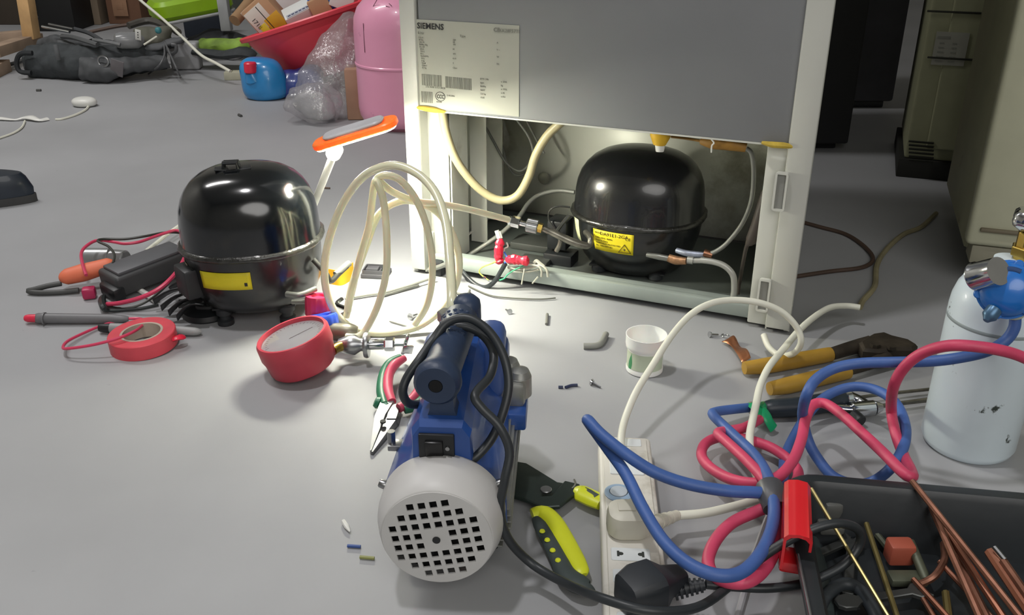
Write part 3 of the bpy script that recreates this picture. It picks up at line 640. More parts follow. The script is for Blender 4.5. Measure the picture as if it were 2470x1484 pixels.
# cord of the pump: looped twice round the handle, then to the black plug
cp = [(1105, 1128, .70), (1145, 1105, .70), (1185, 1060, .712), (1212, 1000, .722), (1227, 930, .735), (1215, 860, .75), (1180, 800, .765), (1130, 768, .775), (1080, 778, .775), (1045, 820, .765), (1010, 870, .745), (980, 915, .735), (972, 950, .73), (990, 975, .735), (1030, 968, .76),
      (1075, 930, .79), (1058, 870, .80), (1042, 835, .79), (1062, 800, .785), (1110, 786, .785), (1160, 805, .78), (1190, 850, .765), (1183, 905, .74), (1152, 942, .715), (1146, 962, .705), (1165, 988, .70), (1205, 1030, .692), (1229, 1090, .685), (1217, 1160, .675), (1207, 1230, .672), (1226, 1300, .67), (1285, 1362, .668), (1370, 1410, .64), (1460, 1446, .60), (1570, 1474, .585), (1680, 1466, .60), (1762, 1412, .63), (1850, 1336, .64), (1945, 1283, .645), (2020, 1263, .65), (2070, 1278, .655), (2072, 1316, .655), (2030, 1366, .645), (1950, 1404, .635), (1860, 1419, .632), (1770, 1416, .632), (1702, 1410, .632)]
m = M(); m.tube([D(*p) for p in cp], .0042, 10, 6); obj('power_cord', m, CORD_BLACK, pump, label='long black cord looped over the handle and trailing right')
# ================================================================ manifold gauge
gc = G(728, 928); 
ga = thing('manifold_gauge', 'red rubber-booted pressure gauge tilted on its valve manifold with red and blue knobs', 'gauge', (gc.x, gc.y+.03, 0))
GM = Matrix.Translation((gc.x-.001, gc.y+.030, .010)) @ Euler((math.radians(2), math.radians(-14), 0)).to_matrix().to_4x4()
BOOT = mat('red_rubber_boot', 'b43847', .5, var=.1, scale=14)
def scal(r, z, k=0.0, n=96): return [(r*(1+k*(abs(math.sin(5*2*math.pi*j/n/2))**.5-.6))*math.cos(2*math.pi*j/n), r*(1+k*(abs(math.sin(5*2*math.pi*j/n/2))**.5-.6))*math.sin(2*math.pi*j/n), z) for j in range(n)]
m = M(); m.T = GM; m.loft([scal(.002, .002), scal(.040, .002, .03), scal(.044, .006, .04), scal(.046, .022, .04), scal(.0485, .030, .01), scal(.0485, .048, 0), scal(.0465, .0515), scal(.0435, .0515), scal(.0425, .047), scal(.0425, .042)], True, True)
obj('rubber_boot', m, BOOT, ga)
m = M(); m.T = GM; m.lathe([(.0424, .0425), (.0424, .043), (.001, .043)], 48); dl = obj('dial', m, mat('dial_white', 'cfcfd3', .4, var=.02), ga)
m = M(); m.T = GM
for k in range(28):
    a = math.radians(-30+k*240/27); m.box((.036*math.cos(a), .036*math.sin(a), .0433), (.005 if k % 3 == 0 else .003, .0006, .0003), rot=(0, 0, a))
m.box((.010, .006, .0438), (.034, .0009, .0004), rot=(0, 0, .6)); obj('dial_marks', m, mat('dial_ink', '7b6a70', .6), dl, kind='stuff')
m = M(); m.T = GM; m.lathe([(.0426, .0472), (.030, .0482), (.001, .0486)], 48, c0=False); gl = mat('gauge_glass', 'ffffff', .08, var=0, trans=1.0); obj('glass', m, gl, ga)
# knobs and valve body
kx = G(770, 792); mb = thing('valve_manifold', 'chrome valve manifold with stacked red and blue hand knobs behind the red gauge', 'valve', (kx.x, kx.y, 0))
def knob(c, ax_, r, h, mt, nm, flutes=14):
    ax_ = Vector(ax_).normalized(); q = ax_.to_track_quat('Z', 'Y').to_matrix().to_4x4(); m = M(); m.T = Matrix.Translation(c) @ q
    n = flutes*4
    def rg(r_, z, k): return [((r_*(1-k*(1 if (j//2) % 2 else 0)))*math.cos(2*math.pi*j/n), (r_*(1-k*(1 if (j//2) % 2 else 0)))*math.sin(2*math.pi*j/n), z) for j in range(n)]
    m.loft([rg(r*.9, 0, 0), rg(r, .003, .05), rg(r, h-.003, .05), rg(r*.92, h, 0), rg(r*.55, h, 0), rg(r*.5, h-.003, 0), rg(r*.25, h-.003, 0)]); return obj(nm, m, mt, mb)
KR = D(768, 762, 1.20); KT = D(767, 712, 1.205)
knob(KR, KT-KR, .0185, .030, mat('red_knob', 'c02a50', .35), 'red_knob')
KB0 = D(782, 800, 1.165)
knob(KB0, (-.15, .25, 1), .0225, .024, mat('blue_knob', '3256c8', .35), 'blue_knob')
m = M(); m.tube([D(800, 800, 1.155), D(840, 803, 1.15), D(862, 805, 1.15)], [.012, .014, .010], 12, 3); obj('manifold_block', m, mat('dark_brass', '6d6a5e', .4, .6, var=.2), mb)
vA = D(838, 832, 1.11); vB = D(985, 830, 1.11); vd = (vB-vA).normalized()
m = M(); m.turned(vA, vB, [(.008, -.012), (.013, 0), (.014, .010), (.009, .018), (.009, .022)], 18); obj('valve_body', m, STEEL, mb)
m = M(); m.turned(vA, vB, [(.006, .0225), (.0175, .023), (.0185, .026), (.0175, .029), (.006, .030)], 28); obj('flange_disc', m, STEEL, mb)
m = M(); m.turned(vA, vB, [(.0075, .030), (.0075, .048), (.006, .050), (.006, .056)], 16); obj('valve_barrel', m, CHROME, mb)
m = M(); m.turned(vA, vB, [(.0085, .050), (.0095, .052), (.0095, .062), (.0085, .064)], 6); obj('hex_nut', m, CHROME, mb, flat=True)
m = M(); m.turned(vA, vB, [(.0035, .063), (.0035, .076)], 10); e = vA+vd*.078; m.box(tuple(e), (.005, .010, .030), .0015, rot=(0, .3, 0)); m.box(tuple(e+V3(.004, -.008, -.004)), (.014, .004, .012), .001, rot=(0, .3, .4)); obj('t_handle', m, CHROME, mb)
m = M(); m.tube([vA, D(815, 838, 1.10), D(802, 846, 1.09)], .007, 10); obj('gauge_stem', m, BRASS, mb)
m = M(); m.tube([D(825, 722, 1.26), D(812, 735, 1.24), D(838, 748, 1.22), D(820, 762, 1.20), D(805, 745, 1.2)], .0035, 6); obj('clip_wire', m, CHROME, mb)
# ================================================================ small things near the lamp
m = M(); pts = [G(784, 684), G(800, 686), G(822, 689), G(840, 681), G(854, 668)]
top = .026
def strip(m, pts, h, lean=0):
    P = []; sub = M(); sub.tube(pts, .0001, 3, 5); n = len(sub.v)//3; ctr = [sub.v[i*3] for i in range(n)]
    m.loft([[p+V3(0, 0, 0), p+V3(lean, 0, h), p+V3(lean, .0012, h), p+V3(0, .0012, 0)] for p in ctr])
strip(m, pts, top); obj('tape_strip', m, mat('orange_yellow_tape', 'f0a71a', .5, sss=.1), label='orange-yellow curled tape strip standing right of the loose compressor', cat='tape')
c = G(908, 664); rc = thing('relay_cover', 'small dark grey open plastic relay cover inside the hose loops', 'cover', c)
RM_ = Matrix.Translation(c) @ Matrix.Rotation(-.12, 4, 'Z')
m = M(); m.T = RM_; m.box((0, 0, .004), (.044, .034, .007), .001); obj('cover_base', m, mat('dark_grey_plastic', '4b4b4f', .5), rc)
m = M(); m.T = RM_; rring(m, .040, .030, .003, .002, .007, .0135); m.box((-.006, .002, .010), (.020, .016, .006), .001); obj('cover_rim', m, mat('dark_grey_plastic', '4b4b4f'), rc)
m = M(); m.T = RM_; m.box((.013, .004, .0085), (.009, .012, .003), .0005); obj('bright_window', m, CHROME, rc)
m = M(); m.tube([G(832, 721, .004), G(880, 713, .004), G(930, 705, .004), G(985, 690, .006), G(1050, 668, .010)], .0022, 8); obj('capillary_tube', m, PIPEG, label='thin grey tube running from the knobs toward the fridge leg, nearer of two', cat='tube')
m = M(); m.tube([G(1010, 688, .004), G(985, 695, .004), G(925, 713, .003)], .002, 8); obj('capillary_tube', m, mat('dark_tube', '5c5d58', .5), label='short dark tube lying along the longer thin grey tube', cat='tube')
m = M(); m.tube([D(1033, 651, 1.42), D(1060, 644, 1.40), D(1092, 630, 1.37)], .004, 8); obj('loose_pipe', m, PIPEG, label='grey pipe end sticking out beside the left fridge leg', cat='pipe')
def bit(name, a, b, r, mt, label, cat, z=.002, n=8, bend=None):
    m = M(); pts = [G(*a, z)] + ([G(*bend, z)] if bend else []) + [G(*b, z)]; m.tube(pts, r, n, 4 if bend else 1); return obj(name, m, mt, label=label, cat=cat)
BITG = mat('grey_offcut', '6b6b66', .5)
bit('pipe_hook', (1100, 706), (1133, 700), .0018, BITG, 'small bent grey hook by the left end of the tray rail', 'offcut', .003, bend=(1124, 712))
bit('wire_offcut', (1141, 723), (1155, 726), .0014, BITG, 'tiny dark sliver just below the small bent grey hook', 'offcut')
bit('pin', (778, 453), (796, 454), .002, mat('brown_offcut', '5b4a40', .6), 'tiny dark stub on the floor right of the lamp arm', 'offcut')
bit('wire_pin', (940, 775), (1010, 795), .0011, BITG, 'thin dark wire left of the pump inlet under the yellow hose', 'wire')
def screw(px, py, label, rz=0, s=1.0):
    c = G(px, py); t = thing('screw', label, 'screw', c); m = M(); m.T = Matrix.Translation(c) @ Matrix.Rotation(rz, 4, 'Z') @ Matrix.Diagonal((s, s, s, 1))
    m.cyl((0, 0, .004), (.012, 0, .002), .0016, .0012, 8); obj('shank', m, STEEL, t)
    m = M(); m.T = Matrix.Translation(c) @ Matrix.Rotation(rz, 4, 'Z') @ Matrix.Diagonal((s, s, s, 1)); m.cyl((-.0025, 0, .0045), (0, 0, .004), .0045, .0035, 12); obj('screw_head', m, CHROME, t)
screw(1228, 757, 'small shiny screw on the floor right of the pump top', 2.0)
screw(1430, 930, 'small shiny screw on the floor left of the white pot', -.7)
screw(1714, 813, 'small shiny screw below the right fridge leg, left of the copper strip', .3)
screw(992, 770, 'small bright screw at the bottom of the yellow hose loop', 1.0, 1.2)
bit('spring_pin', (1318, 782), (1320, 758), .0022, BITG, 'upright-lying grey pin below the middle of the tray rail', 'pin', .0025)
bit('pipe_offcut', (1408, 835), (1462, 806), .0045, mat('grey_pipe_offcut', '83847e', .5), 'short curved grey pipe offcut left of the white pot', 'offcut', .0045, 10, (1445, 832))
bit('insulation_bit', (1347, 934), (1358, 934), .0020, mat('navy_bit', '2c3350', .5), 'shorter of two dark blue wire sleeves by the shiny screw', 'offcut')
bit('insulation_bit', (1364, 935), (1393, 929), .0020, mat('navy_bit', '2c3350'), 'longer of two dark blue wire sleeves by the shiny screw', 'offcut', .002, 8, (1378, 930))
bit('sleeve_offcut', (838, 1317), (870, 1319), .0017, mat('blue_sleeve', '33508f', .5), 'short blue wire sleeve left of the pump cap', 'offcut')
bit('sleeve_offcut', (868, 1344), (903, 1347), .0017, mat('olive_sleeve', '8c8f52', .5), 'short olive-yellow wire sleeve left of the pump cap', 'offcut')
m = M(); m.tube([G(828, 1257, .003), G(836, 1270, .003), G(844, 1283, .003)], [.0022, .0028, .0006], 8, 4); obj('plastic_nozzle', m, WHITEP, label='tiny white pointed nozzle on the floor left of the pump cap', cat='nozzle')
bit('chip', (1740, 1060), (1748, 1063), .0012, BITG, 'tiny dark chip left of the pink hose loop', 'offcut')
bit('chip', (576, 277), (582, 280), .004, mat('dark_chip', '4a4a48', .8), 'small dark chip on the floor below the blue bottle', 'debris', .003)
bit('chip', (88, 218), (99, 218), .004, mat('dark_chip', '4a4a48'), 'small dark chip on the floor in front of the black tool bag', 'debris', .003)
# copper strip and ring
m = M(); m.grid(lambda u, v: G(1738+u*48+(-1)**int(v*2)*0, 826+u*62-(14*math.sin(u*3.1)), .001)+V3(0+v*.014, .012*(v-.5), .004+.010*math.sin(u*9)*v*.5+.006*u), 14, 4)
obj('copper_foil', m, mat('copper_foil', 'b87b58', .35, .8, var=.25, bump=.5), label='crumpled copper foil strip at the tip of the yellow cutter handle', cat='foil', solid=.0006)
m = M(); c = G(1749, 812); m.tube([c+V3(.005*math.cos(a), .005*math.sin(a), .0015) for a in [i*1.0 for i in range(6)]], .0008, 6); obj('wire_ring', m, STEEL, label='tiny open wire ring above the copper foil', cat='ring')
# white pot
pb = G(1560, 915); pcn = Vector((pb.x, pb.y+.026, 0)); pot = thing('plastic_pot', 'open white plastic pot with green leaf print and no lid', 'pot', pcn)
m = M(); m.T = Matrix.Translation(pcn); m.lathe([(.001, .0), (.0225, .0), (.0245, .0015), (.0248, .006), (.0238, .008), (.0240, .034), (.0262, .036), (.0268, .040), (.0268, .050), (.0272, .0535), (.0262, .0535), (.0252, .040), (.0228, .036), (.0222, .004), (.001, .003)], 48)
obj('pot_body', m, mat('pot_white', 'eeeeea', .4, var=.02, sss=.1), pot)
m = M(); m.T = Matrix.Translation(pcn)
for a0, hh in ((-152, .024), (-82, .018)):
    def lf(u, v, a0=a0, hh=hh):
        w = 9*(1-abs(2*v-.7)**1.6*.5)*(1-v**3); a = math.radians(a0+(u-.5)*w*2.0+v*6); return Vector((.02425*math.cos(a), .02425*math.sin(a), .008+v*hh))
    m.grid(lf, 6, 8)
lbm = M(); lbm.T = Matrix.Translation(pcn); lbm.grid(lambda u, v: Vector((.0242*math.cos(math.radians(-178+u*150)), .0242*math.sin(math.radians(-178+u*150)), .0085+v*.024)), 24, 3)
pl = obj('pot_label', lbm, mat('pale_green_label', 'c3cdb4', .5, var=.06), pot)
obj('leaf_print', m, mat('leaf_green', '3f8f5a', .5, var=.1), pl)
m = M(); m.T = Matrix.Translation(pcn); text_mesh(m, 'e', .0001, Matrix.Identity(4))
# ================================================================ needle-nose pliers
pp = G(930, 1015); pl_ = thing('needle_nose_pliers', 'needle-nose pliers with red and green sprung handles lying open left of the pump', 'pliers', pp)
m = M()
def flatblade(m, a, b, w0, w1, z0, z1, zt0, zt1):
    a = Vector(a); b = Vector(b); d = (b-a).normalized(); n = Vector((-d.y, d.x, 0))
    m.loft([[a-n*w0+V3(0, 0, z0), a+n*w0+V3(0, 0, z0), a+n*w0*.8+V3(0, 0, zt0), a-n*w0*.8+V3(0, 0, zt0)], [b-n*w1+V3(0, 0, z1), b+n*w1+V3(0, 0, z1), b+n*w1*.7+V3(0, 0, zt1), b-n*w1*.7+V3(0, 0, zt1)]])
flatblade(m, G(938, 985), G(918, 1025), .010, .0085, .003, .003, .014, .014); flatblade(m, G(918, 1025), G(895, 1097), .0078, .0012, .003, .001, .014, .006)
obj('jaw', m, mat('plier_steel_light', 'a0a1a1', .5, .5), pl_, sharp=.4)
m = M(); flatblade(m, G(955, 995), G(945, 1030), .008, .008, .003, .003, .012, .012); flatblade(m, G(945, 1028), G(898, 1099), .0078, .0012, .002, .001, .011, .005)
obj('jaw', m, mat('plier_steel', '77787a', .3, .9), pl_, sharp=.4)
m = M(); q = G(924, 1019, .0135); m.cyl(q, q+V3(0, 0, .002), .0035, n=14); obj('pivot', m, INK, pl_)
GRN = mat('green_grip', '246f50', .4); RGRIP = mat('pinkish_red_grip', 'd3506b', .4)
def grip(pts_o, pts_i, r):
    m = M(); m.tube(pts_o, [r*.8, r, r, r, r*.7][:len(pts_o)], 12, 5); g = obj('handle', m, GRN, pl_)
    m = M(); m.tube(pts_i, [r*.8, r*.9, r*.9, r*.9, r*.6][:len(pts_i)], 12, 5); obj('grip_inlay', m, RGRIP, g)
grip([G(928, 978, .010), G(921, 945, .012), G(926, 905, .018), G(942, 878, .024), G(968, 862, .028)], [G(945, 970, .012), G(936, 940, .016), G(938, 905, .022), G(952, 880, .028), G(976, 864, .030)], .0072)
grip([G(975, 988, .010), G(1010, 975, .012), G(1030, 950, .018), G(1040, 910, .024), G(1040, 872, .028)], [G(962, 985, .012), G(990, 968, .014), G(1012, 940, .020), G(1022, 905, .026), G(1026, 872, .030)], .0072)
m = M(); q = G(912, 972, .010); m.cyl(q, q+V3(-.004, 0, .002), .008, .006, 14); m.tube([G(912, 972, .008), G(935, 985, .008)], .007, 8, 1); obj('guard', m, GRN, pl_)
# ================================================================ red tape roll
tc = G(342, 845); tr = thing('tape_roll', 'flat roll of red insulating tape with a pale cardboard core and loose end', 'tape roll', tc)
TM = Matrix.Translation((tc.x, tc.y+.012, .001)) @ Euler((math.radians(2), math.radians(-2), 0)).to_matrix().to_4x4()
m = M(); m.T = TM; m.loft([[(r*math.cos(2*math.pi*j/72), r*math.sin(2*math.pi*j/72), z) for j in range(72)] for r, z in ((.0285, 0), (.0445, 0), (.0455, .001), (.0455, .021), (.0445, .022), (.0285, .022))], False, False, True); obj('tape', m, mat('red_tape_roll', 'd24854', .45, var=.08, scale=40), tr)
m = M(); m.T = TM; m.loft([[(r*math.cos(2*math.pi*j/72), r*math.sin(2*math.pi*j/72), z) for j in range(72)] for r, z in ((.0255, .0005), (.0287, .0005), (.0287, .0222), (.0255, .0222))], False, False, True); obj('cardboard_core', m, mat('tape_core', 'b3a596', .8, var=.15, scale=30), tr)
m = M(); m.T = TM; m.tube([(.044, -.006, .012), (.050, -.004, .013), (.054, .001, .011), (.052, .006, .010)], .006, 8, 3, flat=.5); obj('loose_end', m, REDT, tr)
# ================================================================ test leads, meter, capacitors left of the loose compressor
PROBE = mat('grey_probe', '6e6e70', .45); RLEAD = mat('red_test_lead', 'cf3f60', .4); BLEAD = mat('black_test_lead', '33352f', .45)
t = thing('test_probe', 'grey test probe with red tip guard lying alone at the left', 'probe', G(190, 776))
m = M(); m.tube([G(94, 768, .0085), G(110, 768, .009), G(270, 769, .0075), G(310, 769, .006)], [.0078, .0078, .0070, .0035], 14, 3); obj('probe_body', m, PROBE, t)
m = M(); m.cyl(G(106, 769, .009), G(110, 769, .009), .0095, n=16); obj('finger_ring', m, PROBE, t)
m = M(); m.tube([G(60, 768, .0085), G(68, 768, .0085), G(95, 768, .0085)], [.0040, .0058, .0062], 12, 2); obj('tip_guard', m, mat('red_guard', 'd8304c', .4), t)
m = M(); m.tube([G(305, 769, .006), G(338, 769, .006), G(348, 777, .014), G(330, 796, .027), G(285, 816, .028), (G(225, 832, .022)), G(165, 841, .016), G(152, 838, .012), G(165, 822, .008), G(210, 800, .005), G(250, 784, .004), G(275, 778, .003)], .0021, 8); obj('lead', m, RLEAD, t)
t = thing('test_probe', 'grey test probe with black tip guard, partly behind the red tape roll', 'probe', G(330, 800))
m = M(); m.tube([G(268, 792, .0085), G(300, 793, .0085), G(420, 797, .008), G(470, 800, .007), G(485, 800, .006)], [.0078, .0078, .0070, .0060, .003], 14, 3); obj('probe_body', m, mat('light_grey_probe', '8f9090', .45), t)
m = M(); m.tube([G(238, 791, .0085), G(244, 791, .0085), G(268, 792, .0085)], [.0045, .0062, .0068], 12, 2); obj('tip_guard', m, BLACKP, t)
# clamp meter
mA, mB = G(268, 716, .0), G(456, 656, .0)
dv = (mB-mA); dl_ = dv.length; dn = dv.normalized(); an = math.atan2(dn.y, dn.x)
MM = Matrix.Translation((mA+mB)/2) @ Matrix.Rotation(an, 4, 'Z') @ Matrix.Rotation(math.radians(-4), 4, 'Y')
cm = thing('multimeter', 'dark grey handheld meter leaning across the leads beside the loose compressor', 'meter', (mA+mB)/2)
m = M(); m.T = MM; m.box((0, 0, .027), (dl_*.98, .062, .034), .006, seg=3); obj('meter_body', m, mat('dark_grey_meter', '3d3e3f', .5, var=.1), cm)
m = M(); m.T = MM; m.box((0, -.001, .0462), (dl_*.86, .050, .006), .002); obj('meter_face', m, mat('grey_meter_face', '56575a', .5), cm)
m = M(); m.T = MM; m.box((dl_*.44, -.030, .034), (.014, .010, .018), .003); obj('red_socket', m, mat('crimson_plug', 'c71d3e', .4), cm)
m = M(); m.T = MM; m.box((-dl_*.49, -.010, .018), (.020, .05, .022), .005); obj('meter_foot', m, BLACKP, cm)
# orange handled clamp
oh = thing('clamp_probe', 'orange-handled clamp with thick dark grey lead at the far left of the meter', 'clamp', G(205, 690))
m = M(); m.tube([G(145, 672, .022), G(160, 668, .024), G(200, 658, .028), G(235, 648, .032), G(264, 638, .036), G(270, 636, .036)], [.006, .0145, .0165, .0150, .0125, .006], 16, 4, flat=.85); obj('orange_grip', m, mat('orange_grip', 'e07452', .55, var=.05), oh)
m = M(); m.tube([G(148, 684, .014), G(115, 690, .012), G(80, 699, .008), G(68, 702, .006), G(90, 706, .005), G(140, 705, .005), G(190, 700, .006)], .0042, 10); obj('grey_lead', m, mat('dark_grey_lead', '4a4b4a', .5), oh)
m = M(); q = G(215, 706, .010); m.T = Matrix.Translation(q) @ Matrix.Rotation(.3, 4, 'Z'); m.box((0, 0, 0), (.020, .018, .018), .004); obj('pink_connector', m, mat('crimson_connector', 'b02a55', .4), oh)
m = M(); m.tube([G(250, 715, .008), G(246, 726, .010), G(250, 742, .012), G(262, 748, .006), G(290, 748, .004), G(340, 744, .003), G(382, 735, .003)], [.004, .006, .005, .0035, .0025, .0022, .002], 8); obj('crocodile_clip', m, mat('dark_clip', '3c4040', .35, .5), oh)
# silver capacitors
for pa, pb_, r, lab in (((205, 622), (268, 622), .0165, 'silver capacitor can at the left end behind the orange clamp'), ((270, 625), (304, 628), .0165, 'second silver can, its flat grey end turned to the right')):
    a = G(*pa, .0165); b = G(*pb_, .0165); t = thing('capacitor', lab, 'capacitor', (a.x, a.y, 0))
    m = M(); m.cyl(a, b, r, n=28, bev=.0015); obj('can', m, mat('brushed_can', '9fa2a2', .38, .7, var=.1), t)
    m = M(); dd = (b-a).normalized(); m.cyl(b, b+dd*.0008, r*.86, n=24); obj('end_disc', m, mat('can_end', '6d6f6f', .5), t)
# leads over the meter
m = M(); m.tube([G(208, 664, .04), G(200, 640, .045), G(196, 612, .050), (G(208, 594, .052)), G(235, 580, .052), G(275, 584, .05), G(300, 588, .05), G(335, 584, .05), G(370, 572, .05), G(400, 562, .05), G(425, 556, .05), G(450, 566, .05), G(456, 580, .045)], .0026, 8)
obj('test_lead', m, RLEAD, label='red lead arching over the silver cans to the loose compressor', cat='lead')
m = M(); m.tube([G(456, 592, .045), G(449, 612, .05), G(440, 634, .05), G(420, 664, .045), G(385, 696, .035), G(340, 718, .025), G(290, 731, .015), G(258, 734, .010)], .0034, 8); obj('test_lead', m, RLEAD, label='red lead curving down in front of the dark meter', cat='lead')
m = M(); m.tube([G(272, 636, .045), G(276, 615, .052), G(262, 595, .055), (G(236, 582, .058)), G(250, 577, .056), G(300, 577, .052), G(350, 570, .052), G(400, 561, .048), G(440, 562, .045)], .0021, 8); obj('test_lead', m, BLEAD, label='black lead twisted with the red lead over the cans', cat='lead')
m = M(); m.tube([G(252, 738, .006), G(290, 744, .005), G(330, 738, .006), G(365, 720, .012), G(400, 690, .02), G(425, 660, .03)], .0022, 8); obj('test_lead', m, BLEAD, label='black lead following the red lead in front of the meter', cat='lead')
m = M(); m.tube([G(352, 606, .01), G(375, 588, .012), G(400, 568, .014), G(432, 545, .016)], .0035, 8); obj('flat_white_cord', m, WHITEC, label='pale cord running up behind the dark meter', cat='cord')
m = M(); m.tube([G(322, 690, .006), G(350, 708, .006), G(375, 722, .006)], [.0045, .0045, .0065], 8, 2); obj('white_stick', m, WHITEP, label='cream plastic rod under the red lead below the meter', cat='rod')
# black fan impeller
fc = G(470, 752); ft = thing('fan_impeller', 'black broken fan impeller with slanted blades under the loose compressor', 'fan', fc)
m = M(); m.T = Matrix.Translation(fc+V3(.022, -.010, 0)); m.lathe([(.034, 0), (.036, .003), (.034, .010), (.024, .013), (.010, .014), (.002, .014)], 32); hubo = obj('hub', m, BLACKP, ft)
m = M(); m.T = Matrix.Translation(fc+V3(.022, -.010, .012)); rring(m, .030, .024, .010, .003, 0, .006); obj('hub_ring', m, mat('hub_grey', '3a3b3c', .4), ft)
for p0_, p1_ in (((478, 706), (372, 737)), ((484, 716), (390, 752)), ((490, 730), (408, 764)), ((494, 744), (428, 776)), ((500, 700), (412, 706))):
    a = G(*p0_, .030); b = G(*p1_, .012); dd = (b-a); nn = Vector((-dd.y, dd.x, 0)).normalized(); m = M()
    m.grid(lambda u, v: a+dd*u+nn*((v-.5)*.020*(1-.75*u**3))+Z*(.010*math.sin(u*3.1)+.010*v), 8, 4); obj('blade', m, BLACKP, ft, solid=.0022)
m = M(); m.box(tuple(fc+V3(.004, .018, .022)), (.06, .05, .004), .001, rot=(.3, -.1, .2)); obj('bent_plate', m, mat('plate_grey', '4d4e4e', .4, .3), ft)
# ================================================================ power strip
sO = G(1497, 1098, .0); sang = math.radians(-3.9)
SM = Matrix.Translation((sO.x+.0025, sO.y-.002, 0)) @ Matrix.Rotation(sang+math.pi, 4, 'Z')       # local +y runs to the viewer
SL, SW = .345, .058
ps = thing('power_strip', 'yellowed white power strip with blue-ringed switch and high arching white cord', 'power strip', (sO.x, sO.y, 0))
STRIPW = mat('aged_white_strip', 'd9d6cc', .45, var=.04, scale=12, dirt='b5b0a2', dscale=14)
m = M(); m.T = SM; m.box((0, SL/2, .013), (SW, SL, .026), .004, seg=3); obj('strip_body', m, STRIPW, ps)
m = M(); m.T = SM; m.box((0, SL/2, .027), (SW-.010, SL-.010, .003), .0012); obj('strip_top', m, STRIPW, ps)
SI = SM.inverted()
def SL_(px, py, z=.0285): return SI @ G(px, py, z)
b = SL_(1492, 1190); m = M(); m.T = SM @ Matrix.Translation((b.x, b.y, .0285)); m.lathe([(.0145, 0), (.0145, .001), (.012, .0022), (.0095, .0022), (.0095, .0008)], 36, c1=False); sb = obj('switch_ring', m, mat('pale_blue_ring', '9db6cf', .3), ps)
m = M(); m.T = SM @ Matrix.Translation((b.x, b.y, .0285)); m.lathe([(.0088, .0), (.0088, .0028), (.007, .0034), (.001, .0036)], 28); obj('switch_button', m, mat('button_grey', 'c3ccd4', .35), sb)
SKT = mat('socket_panel', 'dbe0e0', .4, var=.02)
def socket(cy, cx=0.0, h=.0175, holes=True):
    m = M(); m.T = SM @ Matrix.Translation((cx, cy, .0283)); m.prism(rrect(.036, h, .002), 0, .0012, .0004); s_ = obj('socket_panel', m, SKT, ps)
    if holes:
        for sx in (-1, 1):
            m = M(); m.T = SM @ Matrix.Translation((cx+sx*.0098, cy, .0294))
            out = [(sx*.0028, -.0038), (sx*.0028, .0038), (sx*.0006, .0038), (sx*.0006, .0022)]+[(-sx*(.0008+.0024*math.sin(a)), .0022*math.cos(a)) for a in [math.pi*k/6 for k in range(7)]]+[(sx*.0006, -.0022), (sx*.0006, -.0038)]
            m.prism([(x, y) for x, y in out], 0, .0003); obj('socket_hole', m, mat('socket_dark', '2f332f', .8), s_, flat=True)
c1s = SL_(1521, 1339); c2s = SL_(1527, 1392)
socket(c1s.y, c1s.x); socket(c2s.y, c2s.x)
socket(.016, 0, .014, False); socket(.062, 0, .03, False); socket(.288, 0, .0175)
# plug of white cord standing in the strip
wp = G(1519, 1284, .03); 
wpl = thing('white_plug', 'chunky cream plug in the power strip with long cream cable trailing behind', 'plug', (wp.x, wp.y, .03))
PLG = mat('cream_plug', 'cac7b8', .45, var=.03)
m = M(); rg = []
for z, s in ((.0295, .86), (.033, 1.0), (.046, 1.0), (.053, .93), (.056, .72), (.0565, .3)):
    rg.append([(wp.x-.001+p[0]*s*1.0, wp.y+.004+p[1]*s, z) for p in rrect(.042, .036, .013, 6)])
m.loft(rg); obj('plug_body', m, PLG, wpl)
q0 = Vector((wp.x+.017, wp.y-.002, .040)); q1 = D(1632, 1244, .745)
m = M(); m.tube([q0, q0.lerp(q1, .5), q1], [.0075, .0065, .0050], 12, 3); 
for k in range(4):
    p = q0.lerp(q1, .35+.2*k); dd = (q1-q0).normalized(); m.cyl(p, p+dd*.003, .0075-.0007*k, n=14)
obj('strain_relief', m, PLG, wpl)
m = M(); m.box((wp.x-.004, wp.y+.004, .0570), (.016, .012, .0012), .0004); obj('plug_lid', m, PLG, wpl)
m = M(); m.tube([D(*p) for p in [(1630, 1244, .745), (1700, 1238, .75), (1770, 1222, .758), (1830, 1205, .77), (1866, 1190, .775), (1856, 1180, .79), (1835, 1165, .80), (1815, 1120, .835), (1808, 1060, .87), (1816, 1010, .91), (1824, 975, .94), (1834, 930, .98), (1855, 885, 1.02), (1890, 842, 1.075), (1925, 800, 1.12), (1960, 768, 1.165), (2000, 743, 1.205), (2040, 738, 1.225), (2074, 742, 1.222)]], .0045, 12, 6); obj('cable', m, WHITEC, wpl)
m = M(); m.tube([G(2074, 742, .004), G(2082, 725, .004), G(2110, 690, .004), G(2115, 640, .004), G(2140, 600, .004), G(2180, 565, .004), G(2222, 548, .004), G(2258, 515, .004)], .0045, 8); obj('old_cable', m, mat('brownish_cable', '8e8668', .6, var=.3), label='dirty beige cable snaking to the big cream cabinet', cat='cord')
m = M(); m.tube([G(1915, 530, .004), G(1980, 548, .004), G(2040, 565, .004), G(2085, 595, .004), G(2106, 625, .004), G(2080, 645, .004), G(2000, 655, .004), G(1900, 670, .004)], .0036, 8); obj('old_cable', m, mat('dark_brown_cable', '4a3a30', .6), label='dark brown cable bent in a hairpin right of the refrigerator', cat='cord')
